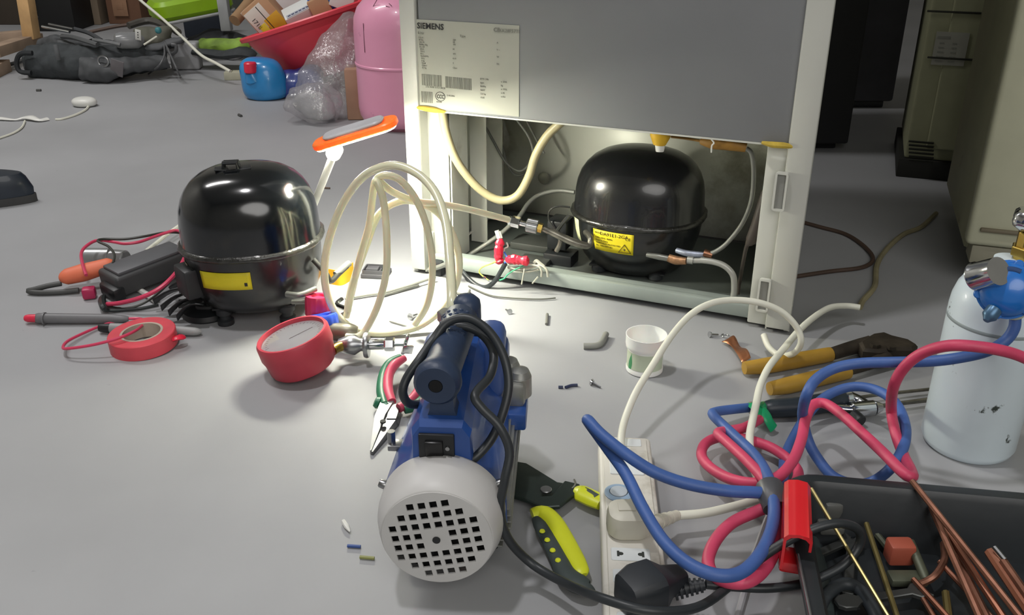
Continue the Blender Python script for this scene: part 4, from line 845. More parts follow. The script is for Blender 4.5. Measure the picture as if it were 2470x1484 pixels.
# cord of the strip itself
m = M(); m.tube([D(*p) for p in [(1502, 1098, .845), (1498, 1060, .86), (1508, 1010, .90), (1535, 945, .93), (1575, 880, .97), (1620, 810, 1.01), (1665, 760, 1.05), (1712, 733, 1.07), (1765, 724, 1.08), (1830, 730, 1.08), (1885, 752, 1.08), (1922, 790, 1.075), (1932, 826, 1.07), (1915, 852, 1.08), (1882, 858, 1.10), (1855, 838, 1.12), (1842, 808, 1.14)]], .0042, 12, 6); obj('strip_cord', m, WHITEC, ps)
# black plug lying on the strip
kp = D(1560, 1440, .625)
bpz = .055
m = M()
A = D(1512, 1440, .612); Bq = D(1610, 1425, .632)
dd = (Bq-A); ln = dd.length; dn = dd.normalized(); q = Matrix.Translation(A) @ Matrix(((dn.x, -dn.y, 0, 0), (dn.y, dn.x, 0, 0), (0, 0, 1, 0), (0, 0, 0, 1)))
m.T = q
ring = []
for x, w, h in ((-.006, .010, .010), (-.002, .017, .017), (.012, .021, .021), (.030, .0205, .020), (.042, .013, .012), (.056, .010, .009), (.060, .009, .008)):
    ring.append([(x, p[0]*w/.01, p[1]*h/.01) for p in rrect(.02, .02, .005, 3)])
m.loft(ring); bpt = obj('mains_plug', m, mat('black_plug', '23272c', .5, var=.1), pump, sharp=.5, label='black angled mains plug resting on the power strip')
m = M(); e0 = D(1618, 1424, .632); e1 = D(1700, 1411, .632); dd = e1-e0
m.tube([e0, e1], [.0065, .0048], 12, 1)
for k in range(6): p = e0+dd*(.10+.15*k); m.cyl(p, p+dd.normalized()*.0022, .0095-.0006*k, n=14)
obj('strain_relief', m, mat('black_plug', '23272c'), bpt)
# ================================================================ wire strippers
sc = G(1320, 1180); ws = thing('wire_stripper', 'wire stripper with black jaws, coil spring and yellow-black handles, lying open', 'pliers', sc)
DKG = mat('dark_green_steel', '28322e', .4, .3)
def outline3(pts, z0, z1, mt, nm, par, bev=.001):
    P = [G(p[0], p[1], (z0+z1)/2) for p in pts]; m = M(); m.prism([(p.x, p.y) for p in P], z0, z1, bev); return obj(nm, m, mt, par, sharp=.5)
outline3([(1238, 1118), (1270, 1122), (1300, 1140), (1345, 1168), (1372, 1172), (1384, 1190), (1350, 1218), (1300, 1212), (1270, 1200), (1238, 1196)], .004, .010, DKG, 'jaw', ws)
outline3([(1236, 1176), (1262, 1186), (1300, 1202), (1330, 1200), (1362, 1164), (1398, 1172), (1392, 1192), (1350, 1225), (1310, 1228), (1270, 1210), (1238, 1200)], .010, .015, DKG, 'jaw', ws)
m = M(); q = G(1317, 1184, .0148); m.cyl(q, q+V3(0, 0, .0025), .0062, n=20, bev=.0006); obj('pivot', m, STEEL, ws)
m = M(); sA = G(1328, 1222, .010); sB = G(1366, 1198, .010); sd = sB-sA; nA = sd.cross(Z).normalized()
m.tube([sA+sd*(i/66)+nA*.0042*math.cos(i*math.pi*2/6)+Z*.0042*math.sin(i*math.pi*2/6) for i in range(67)], .0008, 5, 2); obj('spring', m, STEEL, ws)
YH = mat('lime_yellow_handle', 'd2d92a', .4, var=.05); BH = mat('dark_handle_insert', '3d4645', .6)
def hsub(pts, w, mt, nm, par, z=.012, fl=.7): m = M(); m.tube([G(*p, z) for p in pts], w, 14, 5, flat=fl); return obj(nm, m, mt, par)
h1 = hsub([(1283, 1240), (1310, 1238), (1335, 1262), (1362, 1305), (1388, 1350), (1402, 1378), (1408, 1388)], [.007, .0105, .011, .0105, .0095, .008, .004], YH, 'handle', ws, .012, .55)
hsub([(1292, 1250), (1304, 1268), (1325, 1305), (1348, 1350), (1365, 1385), (1392, 1408), (1418, 1420), (1428, 1418)], [.004, .0075, .008, .0085, .010, .0115, .009, .005], BH, 'handle_insert', h1, .0125, .6)
m = M()
for p in ((1308, 1282), (1320, 1303), (1333, 1328), (1346, 1352)): q = G(*p, .0175); m.T = Matrix.Translation(q) @ Matrix.Rotation(.6, 4, 'Z'); m.lathe([(.003, 0), (.0024, .0012), (.0005, .0016)], 10)
obj('grip_dots', m, YH, h1)
h2 = hsub([(1384, 1186), (1400, 1190), (1430, 1204), (1452, 1214)], [.006, .0115, .0115, .010], YH, 'handle', ws, .012, .6)
hsub([(1402, 1176), (1420, 1188), (1440, 1200)], [.003, .005, .005], BH, 'handle_insert', h2, .0165, .5)
m = M(); m.tube([G(1372, 1180, .013), G(1382, 1178, .014), G(1388, 1168, .014), G(1385, 1158, .012)], .0014, 6); obj('latch', m, STEEL, ws)
# ================================================================ cutter with yellow handles
cu = thing('pipe_cutter', 'rusty bolt cutter with two long mustard-yellow handles on the floor', 'cutter', G(2000, 880))
MUS = mat('mustard_sleeve', 'a5802c', .5, var=.2, scale=20); RUST = mat('rusty_iron', '3c352c', .6, .4, var=.35, scale=50, bump=.5)
for pts, r in (([(1795, 888), (1850, 882), (1930, 868), (2003, 855)], [.0085, .0108, .0108, .010]), ([(1856, 938), (1900, 930), (1975, 912), (2045, 896)], [.0085, .0108, .0108, .010])):
    m = M(); m.tube([G(*p, .012) for p in pts], r, 14, 4); obj('handle', m, MUS, cu)
m = M(); m.tube([G(2003, 855, .012), G(2060, 838, .012), G(2100, 830, .014)], [.010, .0115, .014], 12, 3, flat=.8); obj('lever', m, RUST, cu)
m = M(); m.tube([G(2045, 896, .012), G(2090, 882, .012), G(2140, 862, .014)], [.007, .008, .011], 12, 3, flat=.8); obj('lever', m, RUST, cu)
outline3([(2070, 838), (2100, 818), (2128, 814), (2150, 822), (2190, 832), (2212, 846), (2200, 856), (2160, 856), (2120, 862), (2080, 858)], .006, .026, RUST, 'jaw_block', cu, .004)
m = M(); q = G(2110, 836, .026); m.cyl(q, q+V3(0, 0, .005), .007, n=8); q = G(2150, 842, .026); m.cyl(q, q+V3(0, 0, .005), .006, n=8); obj('bolt', m, RUST, cu)
# ================================================================ gas cylinder with blue regulator
gp_ = Vector((.529, .912, 0)); GR = .0505
gt = thing('gas_cylinder', 'small pale blue gas cylinder with chipped paint standing at the right edge', 'gas cylinder', gp_)
GB = mat('pale_blue_paint', 'd6e3e9', .35, coat=.3, var=.05, scale=10, dirt='39413a', dscale=26, dlo=.64, dhi=.67)
m = M(); m.T = Matrix.Translation(gp_); m.lathe([(.001, .0), (.044, .0), (.0475, .003), (GR, .010), (GR, .172), (.0495, .184), (.046, .197), (.039, .209), (.028, .218), (.018, .222), (.017, .232), (.001, .232)], 64); obj('cylinder_body', m, GB, gt)
m = M(); m.T = Matrix.Translation(gp_); m.lathe([(.0506, .160), (.0510, .161), (.0510, .163), (.0506, .164)], 64, c0=False, c1=False); obj('weld_ring', m, mat('grey_blue_weld', '8f9a9c', .5), gt)
rg = thing('gas_regulator', 'bright blue gas regulator with chrome knob on top of the pale blue cylinder', 'regulator', (gp_.x, gp_.y, .232))
def DP(px, py, Y): return D(px, py, Y)
m = M(); m.cyl(gp_+V3(.012, 0, .228), gp_+V3(.012, 0, .262), .0105, n=8, bev=.001); m.cyl(gp_+V3(.012, 0, .236), gp_+V3(.012, 0, .246), .0145, n=6, bev=.001); obj('brass_valve', m, BRASS, rg, flat=True)
m = M(); m.T = Matrix.Translation(gp_+V3(.016, 0, .260))
n = 48; m.loft([[((r+.0018*math.cos(6*2*math.pi*j/n))*math.cos(2*math.pi*j/n), (r+.0018*math.cos(6*2*math.pi*j/n))*math.sin(2*math.pi*j/n), z) for j in range(n)] for r, z in ((.008, 0), (.014, .004), (.021, .009), (.0225, .014), (.0215, .021), (.018, .024), (.008, .024), (.006, .021))]); obj('chrome_knob', m, CHROME, rg)
ca = D(2352, 668, .86); cb = D(2405, 655, .838)
m = M(); m.turned(ca, cb, [(.0135, 0), (.0152, .0015), (.0152, .0035), (.0142, .005), (.0142, .030)], 28); obj('chrome_collar', m, CHROME, rg)
BLU = mat('bright_blue_regulator', '1f6ec2', .3, coat=.4, var=.08)
rc_ = D(2432, 700, .835); rn = Vector((-.42, -.80, .30)).normalized(); q = rn.to_track_quat('Z', 'Y').to_matrix().to_4x4()
m = M(); m.T = Matrix.Translation(rc_-rn*.012) @ q; m.lathe([(.001, -.012), (.022, -.012), (.0265, -.008), (.0275, -.001), (.0275, .003), (.0255, .008), (.020, .014), (.012, .018), (.001, .0195)], 40); rb = obj('regulator_body', m, BLU, rg)
m = M(); m.T = Matrix.Translation(rc_-rn*.012) @ q
for k in range(6):
    a = math.radians(20+60*k); m.cyl((.0265*math.cos(a), .0265*math.sin(a), -.006), (.0265*math.cos(a), .0265*math.sin(a), .006), .0048, n=12, bev=.001)
m.loft([[(r*math.cos(a), r*math.sin(a), z) for a in [2*math.pi*i/40 for i in range(40)]] for r, z in ((.0275, -.0025), (.0295, -.002), (.0295, .002), (.0275, .0025))], False, False, True); obj('clamp_ring', m, BLU, rb)
m = M(); m.T = Matrix.Translation(rc_-rn*.012) @ q
m.tube([(.020*math.cos(a), .020*math.sin(a), .0135) for a in [math.radians(70+10*i) for i in range(8)]], .0035, 8, 2, flat=.4); obj('dark_recess', m, mat('deep_blue', '123a6b', .6), rb)
m = M(); e = D(2385, 765, .83); m.turned(D(2400, 745, .835), e, [(.006, 0), (.0075, .001), (.0075, .010), (.005, .013), (.003, .016)], 14); obj('bolt', m, mat('blue_grey_bolt', '4a6a86', .35, .5), rb)
m = M(); m.cyl(D(2447, 738, .845), D(2449, 764, .845), .0085, n=14, bev=.001); obj('outlet_ferrule', m, mat('pale_ferrule', 'b8bfae', .4), rg)
# ================================================================ twin hoses
BH_ = mat('blue_rubber_hose', '3f5f9e', .5, var=.12, scale=25, bump=.15, bscale=150); RH_ = mat('red_rubber_hose', 'c94364', .5, var=.12, scale=25, bump=.15, bscale=150)
def hosez(name, pts, r, mt, label, cat='hose'):
    m = M(); P = []
    for p in pts:
        P.append(D(p[0], p[1], p[2]) if p[2] > .3 else G(p[0], p[1], p[2]))
    m.tube(P, r, 12, 6); return obj(name, m, mt, label=label, cat=cat)
hosez('gas_hose', [(2449, 760, .845), (2446, 792, .842), (2425, 822, .84), (2380, 848, .835), (2310, 864, .835), (2240, 872, .845), (2150, 874, .86), (2070, 877, .87), (2010, 890, .87), (1966, 918, .86), (1944, 958, .85), (1936, 1005, .055), (1950, 1065, .035), (1975, 1110, .018), (2010, 1150, .008), (2060, 1168, .008), (2105, 1162, .014), (2148, 1130, .035), (2178, 1082, .045), (2184, 1030, .050), (2160, 972, .052), (2110, 940, .050), (2050, 934, .045), (1990, 958, .035), (1945, 1005, .022), (1912, 1060, .012), (1893, 1105, .010), (1890, 1150, .020), (1878, 1183, .040), (1866, 1190, .062),
      (1820, 1188, .070), (1750, 1184, .075), (1660, 1168, .080), (1580, 1140, .090), (1510, 1096, .105), (1450, 1048, .115), (1418, 1014, .120), (1428, 1030, .108), (1468, 1085, .098), (1510, 1145, .088), (1550, 1225, .080), (1600, 1305, .076), (1660, 1360, .072), (1730, 1388, .070), (1790, 1380, .068), (1838, 1330, .068), (1864, 1265, .068), (1866, 1205, .070), (1852, 1150, .060), (1820, 1098, .045), (1770, 1050, .035), (1722, 1004, .030), (1726, 994, .026), (1765, 988, .020), (1804, 984, .016)], .0058, BH_,
      'long blue rubber hose from the blue regulator, looped and tied, back to the torch')
hosez('gas_hose', [(2490, 872, .80), (2440, 852, .80), (2370, 838, .80), (2290, 834, .81), (2225, 852, .83), (2180, 888, .84), (2155, 935, .85), (2150, 990, .060), (2160, 1045, .050), (2180, 1100, .040), (2197, 1135, .050), (2200, 1150, .062), (2180, 1142, .066), (2130, 1092, .066), (2080, 1045, .064), (2030, 1000, .062), (1990, 974, .060), (1960, 978, .058), (1943, 1012, .055), (1933, 1060, .052), (1912, 1112, .050), (1875, 1152, .048), (1820, 1166, .044), (1760, 1155, .036), (1713, 1128, .026), (1692, 1098, .020), (1704, 1068, .018), (1745, 1054, .018), (1800, 1060, .018), (1860, 1080, .018), (1905, 1112, .018), (1926, 1145, .018), (1905, 1185, .034), (1866, 1216, .056),
      (1820, 1236, .054), (1765, 1262, .050), (1726, 1304, .046), (1708, 1352, .044), (1722, 1388, .044), (1760, 1405, .046), (1808, 1402, .048), (1850, 1365, .050), (1876, 1300, .053), (1880, 1240, .058), (1868, 1200, .060), (1846, 1160, .056), (1800, 1110, .048), (1755, 1068, .040), (1732, 1046, .036), (1752, 1040, .030), (1795, 1032, .024), (1832, 1012, .018)], .0058, RH_,
      'long red rubber hose entering at the right edge, looped and tied, ending at the torch')
m = M(); m.tube([G(1856, 1176, .066), G(1864, 1197, .066), G(1874, 1228, .062)], [.0135, .0140, .0130], 16, 3, flat=.9); obj('hose_tie', m, mat('dark_grey_tape', '4b4c50', .4, bump=.3), label='dark grey tape sleeve binding the red and blue hoses together', cat='tape')
# extra silver cable hanging from the tie
m = M(); m.tube([G(1872, 1215, .05), G(1850, 1255, .035), G(1830, 1310, .02), G(1812, 1360, .010), G(1795, 1430, .005), G(1775, 1500, .004)], .0032, 8); obj('grey_cable', m, mat('silver_grey_cable', 'a3a3a6', .4), label='thin silver-grey cable dropping from the hose tie to the near floor', cat='cord')
# ================================================================ torch
tt = thing('welding_torch', 'gas welding torch with black handle, chrome head and two long thin tubes', 'torch', G(1940, 1000))
m = M(); m.tube([G(1845, 988, .012), G(1860, 986, .013), G(1940, 980, .014), G(2020, 966, .014), (G(2040, 962, .014))], [.008, .0115, .0125, .0125, .010], 16, 3); obj('torch_handle', m, mat('slate_black_handle', '252e36', .4), tt)
m = M(); m.cyl(G(2032, 963, .014), G(2046, 960, .014), .0125, n=20, bev=.001); m.tube([G(2046, 960, .014), G(2072, 968, .014), G(2090, 980, .014)], [.009, .007, .007], 12, 3); m.cyl(G(2010, 985, .014), G(2060, 990, .012), .0062, n=14); m.cyl(G(2052, 989, .013), G(2108, 984, .013), .0095, n=18, bev=.0015); m.cyl(G(2108, 984, .013), G(2126, 982, .013), .0095, .005, n=18)
obj('chrome_head', m, CHROME, tt)
m = M(); m.cyl(G(2058, 1000, .012), G(2078, 1018, .010), .0075, n=16, bev=.001); obj('valve_knob', m, BLACKP, tt)
m = M(); m.tube([G(2040, 965, .012), G(2100, 955, .010), G(2245, 939, .008)], .0022, 8); obj('thin_tube', m, TUB, tt)
m = M(); m.tube([G(2120, 982, .013), G(2150, 976, .011), G(2246, 964, .010)], [.003, .0026, .0032], 8); obj('thin_tube', m, TUB, tt)
m = M(); m.cyl(G(1806, 984, .014), G(1824, 984, .014), .0075, n=12, bev=.001); m.cyl(G(1820, 996, .014), G(1836, 1008, .014), .0072, n=12, bev=.001); obj('hose_ferrule', m, mat('tan_ferrule', 'a39b86', .4, .5), tt)
m = M(); r5 = random.Random(4)
GT = mat('green_tape', '149a62', .35, bump=.4)
m.tube([G(1815, 975, .018), G(1832, 988, .024), G(1848, 1002, .022), G(1856, 1018, .016), G(1866, 1034, .008)], [.008, .0095, .007, .0065, .007], 10, 3, flat=.35)
m.tube([G(1824, 992, .012), G(1836, 984, .026), G(1846, 974, .018)], [.006, .007, .004], 8, 3, flat=.4); obj('green_tape', m, GT, label='bright green tape tied round the cream cable at the torch end', cat='tape')
# ================================================================ black tool tray and its contents
tC = Vector((.266, .762, 0)); ta = math.radians(-9)
TTM = Matrix.Translation(tC) @ Matrix.Rotation(ta, 4, 'Z')
ty = thing('tool_tray', 'deep black plastic tool tray with rounded corner at the lower right', 'tray', tC)
TL, TW_, TH_ = .40, .33, .068
def trr(x0, y0, x1, y1, r, z, n=6): return [((x0+x1)/2+p[0], (y0+y1)/2+p[1], z) for p in rrect(x1-x0, y1-y0, r, n)]
TB = mat('black_tray_plastic', '24282b', .42, var=.12, scale=12, bump=.1)
m = M(); m.T = TTM
m.loft([trr(.022, -TW_+.022, TL-.022, -.022, .015, .001), trr(.012, -TW_+.012, TL-.012, -.012, .024, .058), trr(.004, -TW_+.004, TL-.004, -.004, .030, .060), trr(0, -TW_, TL, 0, .034, .062), trr(0, -TW_, TL, 0, .034, .066), trr(.004, -TW_+.004, TL-.004, -.004, .030, TH_), trr(.014, -TW_+.014, TL-.014, -.014, .022, TH_), trr(.018, -TW_+.018, TL-.018, -.018, .020, .062), trr(.030, -TW_+.030, TL-.030, -.030, .012, .006)])
obj('tray_shell', m, TB, ty)
def rod(name, a, b, r, mt, label, cat, group=None, bend=None, n=8):
    m = M(); pts = [G(*a)] + ([G(*k) for k in bend] if bend else []) + [G(*b)]; m.tube(pts, r, n, 4 if bend else 1); return obj(name, m, mt, label=label, cat=cat, group=group)
CB = mat('aged_copper', '8f6452', .42, .85, var=.35, scale=40); 
rod('copper_tube', (2200, 1161, .074), (2490, 1525, .045), .0030, CB, 'longest copper tube leaning over the tray from its back rim', 'tube')
rod('copper_tube', (2248, 1226, .055), (2372, 1510, .030), .0034, CB, 'copper tube just left of the longest one, splaying from the same point', 'tube')
rod('copper_tube', (2270, 1262, .050), (2440, 1520, .028), .0032, mat('pink_copper', 'a8735d', .35, .9), 'copper tube just right of center in the fanned bundle', 'tube')
rod('copper_tube', (2282, 1290, .034), (2396, 1520, .022), .0036, CB, 'thicker dull copper tube beneath the fanned bundle', 'tube')
rod('copper_tube', (2266, 1355, .028), (2420, 1520, .022), .0026, CB, 'thin copper tube low in the middle of the tray bundle', 'tube')
rod('copper_tube', (2203, 1398, .024), (2300, 1505, .022), .0028, mat('pink_copper', 'a8735d'), 'thin pinkish copper tube at the left foot of the bundle', 'tube')
rod('copper_tube', (2216, 1428, .020), (2262, 1505, .018), .0024, CB, 'shortest copper tube beside the bent copper elbow', 'tube')
rod('copper_tube', (2276, 1312, .030), (2212, 1412, .020), .0034, CB, 'bent copper elbow curling left under the bundle', 'tube', None, [(2278, 1350, .030), (2258, 1386, .026), (2236, 1402, .022)])
rod('copper_tube', (2388, 1332, .046), (2500, 1500, .040), .0052, mat('pink_copper', 'a8735d'), 'thick shiny copper tube at the right of the tray', 'tube')
rod('copper_tube', (2420, 1356, .050), (2520, 1500, .046), .0040, CB, 'copper tube crossing beside the thick shiny one at the right edge', 'tube')
rod('steel_rod', (2398, 1321, .055), (2424, 1352, .052), .0026, STEEL, 'short bright steel rod end above the thick shiny copper tube', 'rod')
BRR = mat('brass_rod', 'b7a873', .3, .9)
rod('brazing_rod', (1957, 1179, .076), (2150, 1500, .045), .0018, BRR, 'long bright brass rod leaning from the red clip down the tray', 'rod')
rod('brazing_rod', (2090, 1264, .036), (2168, 1500, .030), .0026, mat('olive_brass', '7d7146', .4, .7), 'dull olive brass rod right of the bright one', 'rod')
rod('brazing_rod', (1924, 1338, .070), (1958, 1500, .070), .0014, STEEL, 'thin silver rod along the left tray rim below the red clip', 'rod')
rod('brazing_rod', (2281, 1430, .020), (2290, 1505, .020), .0034, mat('olive_brass', '7d7146'), 'short olive rod low under the copper bundle', 'rod')
rod('brazing_rod', (2108, 1282, .020), (2160, 1345, .016), .0035, mat('grey_green_metal', '55594a', .5, .4), 'greyish rod lying across behind the red-brown block', 'rod')
t = thing('flaring_block', 'small red-brown painted metal block in the middle of the tray', 'block', G(2170, 1340, .012))
m = M(); q = G(2170, 1330, .025); m.T = Matrix.Translation(q); m.box((0, 0, 0), (.024, .018, .022), .003); obj('red_block', m, mat('red_brown_paint', 'a3523f', .5), t)
m = M(); q = G(2204, 1340, .025); m.cyl(q+V3(0, .012, .006), q+V3(.002, -.026, -.006), .0045, n=10); m.box(tuple(q+V3(-.012, -.02, -.010)), (.034, .016, .008), .002); obj('metal_jaw', m, mat('grey_green_metal', '55594a'), t)
t = thing('tray_pliers', 'grey pliers with thick curved dark handle lying at the left of the tray', 'pliers', G(2010, 1400, .01))
m = M(); m.tube([G(1975, 1480, .016), G(1990, 1440, .020), G(2030, 1410, .022), G(2070, 1420, .022), G(2105, 1470, .020), G(2120, 1510, .018)], .006, 10, 5); obj('curved_handle', m, mat('dark_slate_handle', '303539', .5), t)
m = M(); m.tube([G(1950, 1300, .014), G(1965, 1380, .014), G(1985, 1480, .014)], [.010, .013, .010], 8, 4, flat=.5); obj('plier_body', m, mat('slate_steel', '4a5454', .4, .5), t)
m = M(); q = G(2008, 1228, .040); m.T = Matrix.Translation(q); m.box((0, 0, 0), (.018, .014, .018), .004); m.box((-.004, -.012, -.012), (.024, .016, .010), .003); obj('grey_fitting', m, mat('grey_fitting', '595a57', .5), label='blurred grey fitting behind the bright brass rod', cat='fitting')
for i, (x, y, rz, lab) in enumerate(((1990, 1330, .5, 'grey flat spanner nearest the red clip inside the tray'), (2050, 1360, 1.2, 'grey flat spanner left of the olive brass rod'), (2130, 1440, .2, 'grey flat spanner between the brass rod and copper bundle'))):
    q = G(x, y, .014+.003*i); m = M(); m.T = Matrix.Translation(q) @ Matrix.Rotation(rz, 4, 'Z')
    m.prism([(-.045, -.004), (-.040, -.008), (-.030, -.009), (-.024, -.0045), (.026, -.004), (.032, -.009), (.044, -.009), (.040, -.003), (.034, 0), (.040, .003), (.044, .009), (.032, .009), (.026, .004), (-.024, .0045), (-.030, .009), (-.040, .008), (-.045, .004)], -.0025, .0025, .0008)
    obj('spanner', m, mat('dull_spanner', '4b4d4c', .4, .6), label=lab, cat='spanner')
# red clip on the tray corner
rcl = thing('red_clip', 'glossy red plastic clip hooked over the left rim of the black tray', 'clip', D(1925, 1260, .70))
RCM = Matrix.Translation(D(1920, 1225, .690)) @ Euler((0, 0, math.radians(-15))).to_matrix().to_4x4()
prof = [(-.0118, .012), (-.0085, .0155), (0, .017), (.0085, .0155), (.0118, .011), (.0118, .0005), (.0095, .0005), (.0095, .009), (.006, .0125), (0, .0138), (-.006, .0125), (-.0095, .009), (-.0095, -.022), (-.0118, -.022)]
m = M(); m.T = RCM; m.loft([[(x, y, z) for x, z in prof] for y in (-.062, -.061, .019, .020)]); obj('clip_shell', m, mat('glossy_red_plastic', 'd8262e', .22, coat=.4, var=.04), rcl, sharp=.5)
m = M(); m.T = RCM; m.box((-.002, -.045, -.024), (.020, .024, .012), .003); obj('clip_foot', m, mat('glossy_red_plastic', 'd8262e'), rcl)
# ================================================================ behind, right: cabinets
def beam(m, a, b, w, h, bev=.0):
    a = Vector(a); b = Vector(b); d = b-a; q = d.to_track_quat('Y', 'Z').to_matrix().to_4x4(); old = m.T
    m.T = Matrix.Translation((a+b)/2) @ q; m.box((0, 0, 0), (w, d.length, h), bev); m.T = old
# cream floor standing unit
k0 = Vector((.704, 1.367, 0)); kb = Vector((.822, 1.712, 0)); kd = (kb-k0); kl = kd.length; kd.normalize(); kr = Vector((kd.y, -kd.x, 0))
KM = Matrix.Translation(k0) @ Matrix(((kr.x, kd.x, 0, 0), (kr.y, kd.y, 0, 0), (0, 0, 1, 0), (0, 0, 0, 1)))
kt = thing('air_conditioner', 'tall cream floor-standing air conditioner at the right edge, on a dark plinth', 'air conditioner', k0)
CRM = mat('cream_cabinet_paint', 'b3b39b', .5, var=.05, dirt='8f8c76', dscale=5); OLV = mat('darker_cream_side', '95947a', .55, var=.06, dirt='6f614e', dscale=7, dlo=.62, dhi=.75)  # cabinet sides get a darker cream than the front door
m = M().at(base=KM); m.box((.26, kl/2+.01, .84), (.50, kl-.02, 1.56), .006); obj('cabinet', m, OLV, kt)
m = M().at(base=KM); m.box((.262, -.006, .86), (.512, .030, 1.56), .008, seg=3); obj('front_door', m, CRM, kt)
m = M().at(base=KM); m.box((.262, -.022, .108), (.48, .010, .006), .002); obj('door_groove', m, mat('groove_brown', '6a6250', .7), kt)
m = M().at(base=KM); m.box((.262, .01, .064), (.49, .05, .030), .003); obj('lower_trim', m, mat('grey_trim_paint', '8f8c7a', .6), kt)
m = M().at(base=KM); m.box((.27, kl/2+.02, .026), (.44, kl-.06, .052), .003); obj('plinth', m, mat('dark_plinth', '45463d', .7), kt)
# second unit further back
h0 = Vector((.852, 1.965, 0)); ha = math.radians(-20)
HMx = Matrix.Translation(h0) @ Matrix.Rotation(ha, 4, 'Z')
ht = thing('air_conditioner', 'dirty olive-grey floor-standing air conditioner in the dark behind the cream one', 'air conditioner', h0)
DOL = mat('dirty_olive_paint', '8a8b6e', .6, var=.08, dirt='6a4a38', dscale=6, dlo=.64, dhi=.74)
m = M().at(base=HMx); m.box((.22, .16, .82), (.44, .30, 1.56), .006); obj('cabinet', m, DOL, ht)
m = M().at(base=HMx); m.box((.24, -.004, .84), (.40, .018, 1.54), .004); pf_ = obj('front_panel', m, DOL, ht)
m = M().at(base=HMx); m.box((.22, .15, .02), (.46, .30, .04), .002); obj('plinth', m, mat('black_plinth', '15150f', .8), ht)
def HL(px, py):
    # pixel on the unit's front plane
    d = ray(px, py); nrm_ = Vector((math.sin(-ha)*-1, -math.cos(ha), 0)); nrm_ = Vector((math.sin(ha), -math.cos(ha), 0)); o = Vector((0, 0, CH)); t = (h0-o+nrm_*.0135).dot(nrm_)/d.dot(nrm_); return HMx.inverted() @ (o+d*t)
p = HL(2292, 118); m = M().at(base=HMx); m.box((p.x, -.0140, p.z), (.062, .0008, .066)); lbl_ = obj('rating_plate', m, mat('worn_plate', '8f8f84', .6, var=.1), ht)
m = M(); m.T = HMx @ Matrix.Translation((p.x-.026, -.0146, p.z+.020)) @ Matrix.Rotation(math.radians(90), 4, 'X')
m.box((.010, .002, 0), (.024, .005, .0004))
for i in range(5):
    for x_, w_ in ((.008, .014), (.032, .012)): m.box((x_, -.009*(i+1), 0), (w_*(.6+.1*i), .003, .0004))
obj('print_lines', m, INK2, lbl_, kind='stuff')
for py in (28, 140):
    p = HL(2275, py); m = M().at(base=HMx); m.box((p.x+.02, -.0145, p.z), (.10, .003, .004), .001); obj('panel_groove', m, mat('groove_dark', '23241a', .8), ht)
for i in range(6):
    p = HL(2222, 343+9*i); m = M().at(base=HMx); m.box((p.x, -.0138, p.z), (.05, .003, .0045), .001, rot=(.4, 0, 0)); obj('louvre_slat', m, mat('groove_dark', '23241a'), ht)
# black cabinet in the shade; grey block invented for the dark wall behind
b0 = G(2062, 372); m = M(); 
bt = thing('tall_dark_block', 'tall matt black cabinet in the dark between refrigerator and air conditioners', 'cabinet', (b0.x-.2, b0.y+.1, 0))
m.T = Matrix.Translation((b0.x-.24, b0.y+.19, 0)) @ Matrix.Rotation(-.02, 4, 'Z'); m.box((0, 0, .87), (.46, .34, 1.70), .006); obj('tall_body', m, mat('matt_black_cabinet', '161618', .7), bt)
m = M(); m.T = Matrix.Translation((b0.x-.24, b0.y+.19, 0)); m.box((0, .01, .012), (.42, .30, .024), .004); obj('plinth', m, BLACKP, bt)
b1 = G(2185, 330)
bt = thing('tall_dark_block', 'tall dark grey block standing in for the dark wall, set back between the black cabinet and the olive unit', 'cabinet', (b1.x-.1, b1.y+.1, 0))
m = M(); m.T = Matrix.Translation((b1.x-.13, b1.y+.46, 0)); m.box((0, 0, .92), (.42, .3, 1.80), .008); obj('tall_body', m, mat('dark_grey_backdrop', '3a3a3d', .7), bt)
m = M(); m.T = Matrix.Translation((b1.x-.13, b1.y+.46, 0)); m.box((0, 0, .010), (.38, .27, .02), .004); obj('plinth', m, BLACKP, bt)
# ================================================================ pink refrigerant cylinder
pk = Vector((-.283, 2.45, 0)); pt_ = thing('refrigerant_cylinder', 'scuffed pink refrigerant cylinder standing behind the left edge of the refrigerator', 'gas cylinder', pk)
PINK = mat('pink_paint', 'e79dbb', .34, coat=.3, var=.05, scale=5, dirt='8d5a72', dscale=16, dlo=.66, dhi=.78)
m = M(); m.T = Matrix.Translation(pk); m.lathe([(.001, .004), (.09, .004), (.108, .012), (.118, .030), (.121, .05), (.121, .158), (.1235, .160), (.1235, .164), (.1215, .166), (.1215, .250), (.119, .275), (.109, .300), (.09, .320), (.060, .334), (.001, .340)], 64); obj('cylinder_body', m, PINK, pt_)
m = M(); m.T = Matrix.Translation(pk); m.lathe([(.075, 0), (.095, .0), (.098, .012), (.075, .012)], 40); obj('foot_ring', m, mat('pink_dark', '8f5f70', .5), pt_)
m = M(); m.T = Matrix.Translation(pk); m.lathe([(.012, .335), (.012, .360), (.02, .362), (.02, .372), (.002, .374)], 20); m.tube([(-.06, 0, .328), (-.065, 0, .375), (0, 0, .40), (.065, 0, .375), (.06, 0, .328)], .007, 8); obj('valve_and_handle', m, PINK, pt_)
m = M(); m.T = Matrix.Translation(pk)
for a0, a1, z0, z1 in ((-126, -124, .28, .31), (-124, -117, .31, .325), (-133, -133.2, .20, .27), (-104, -98, .312, .309), (-99, -95, .318, .312)):
    def rr(z): return .1222 if z < .25 else (.121 if z < .275 else (.111 if z < .30 else .1))
    m.tube([(rr(z0)*math.cos(math.radians(a0)), rr(z0)*math.sin(math.radians(a0)), z0), (rr(z1)*math.cos(math.radians(a1)), rr(z1)*math.sin(math.radians(a1)), z1)], .0008, 5, 1)
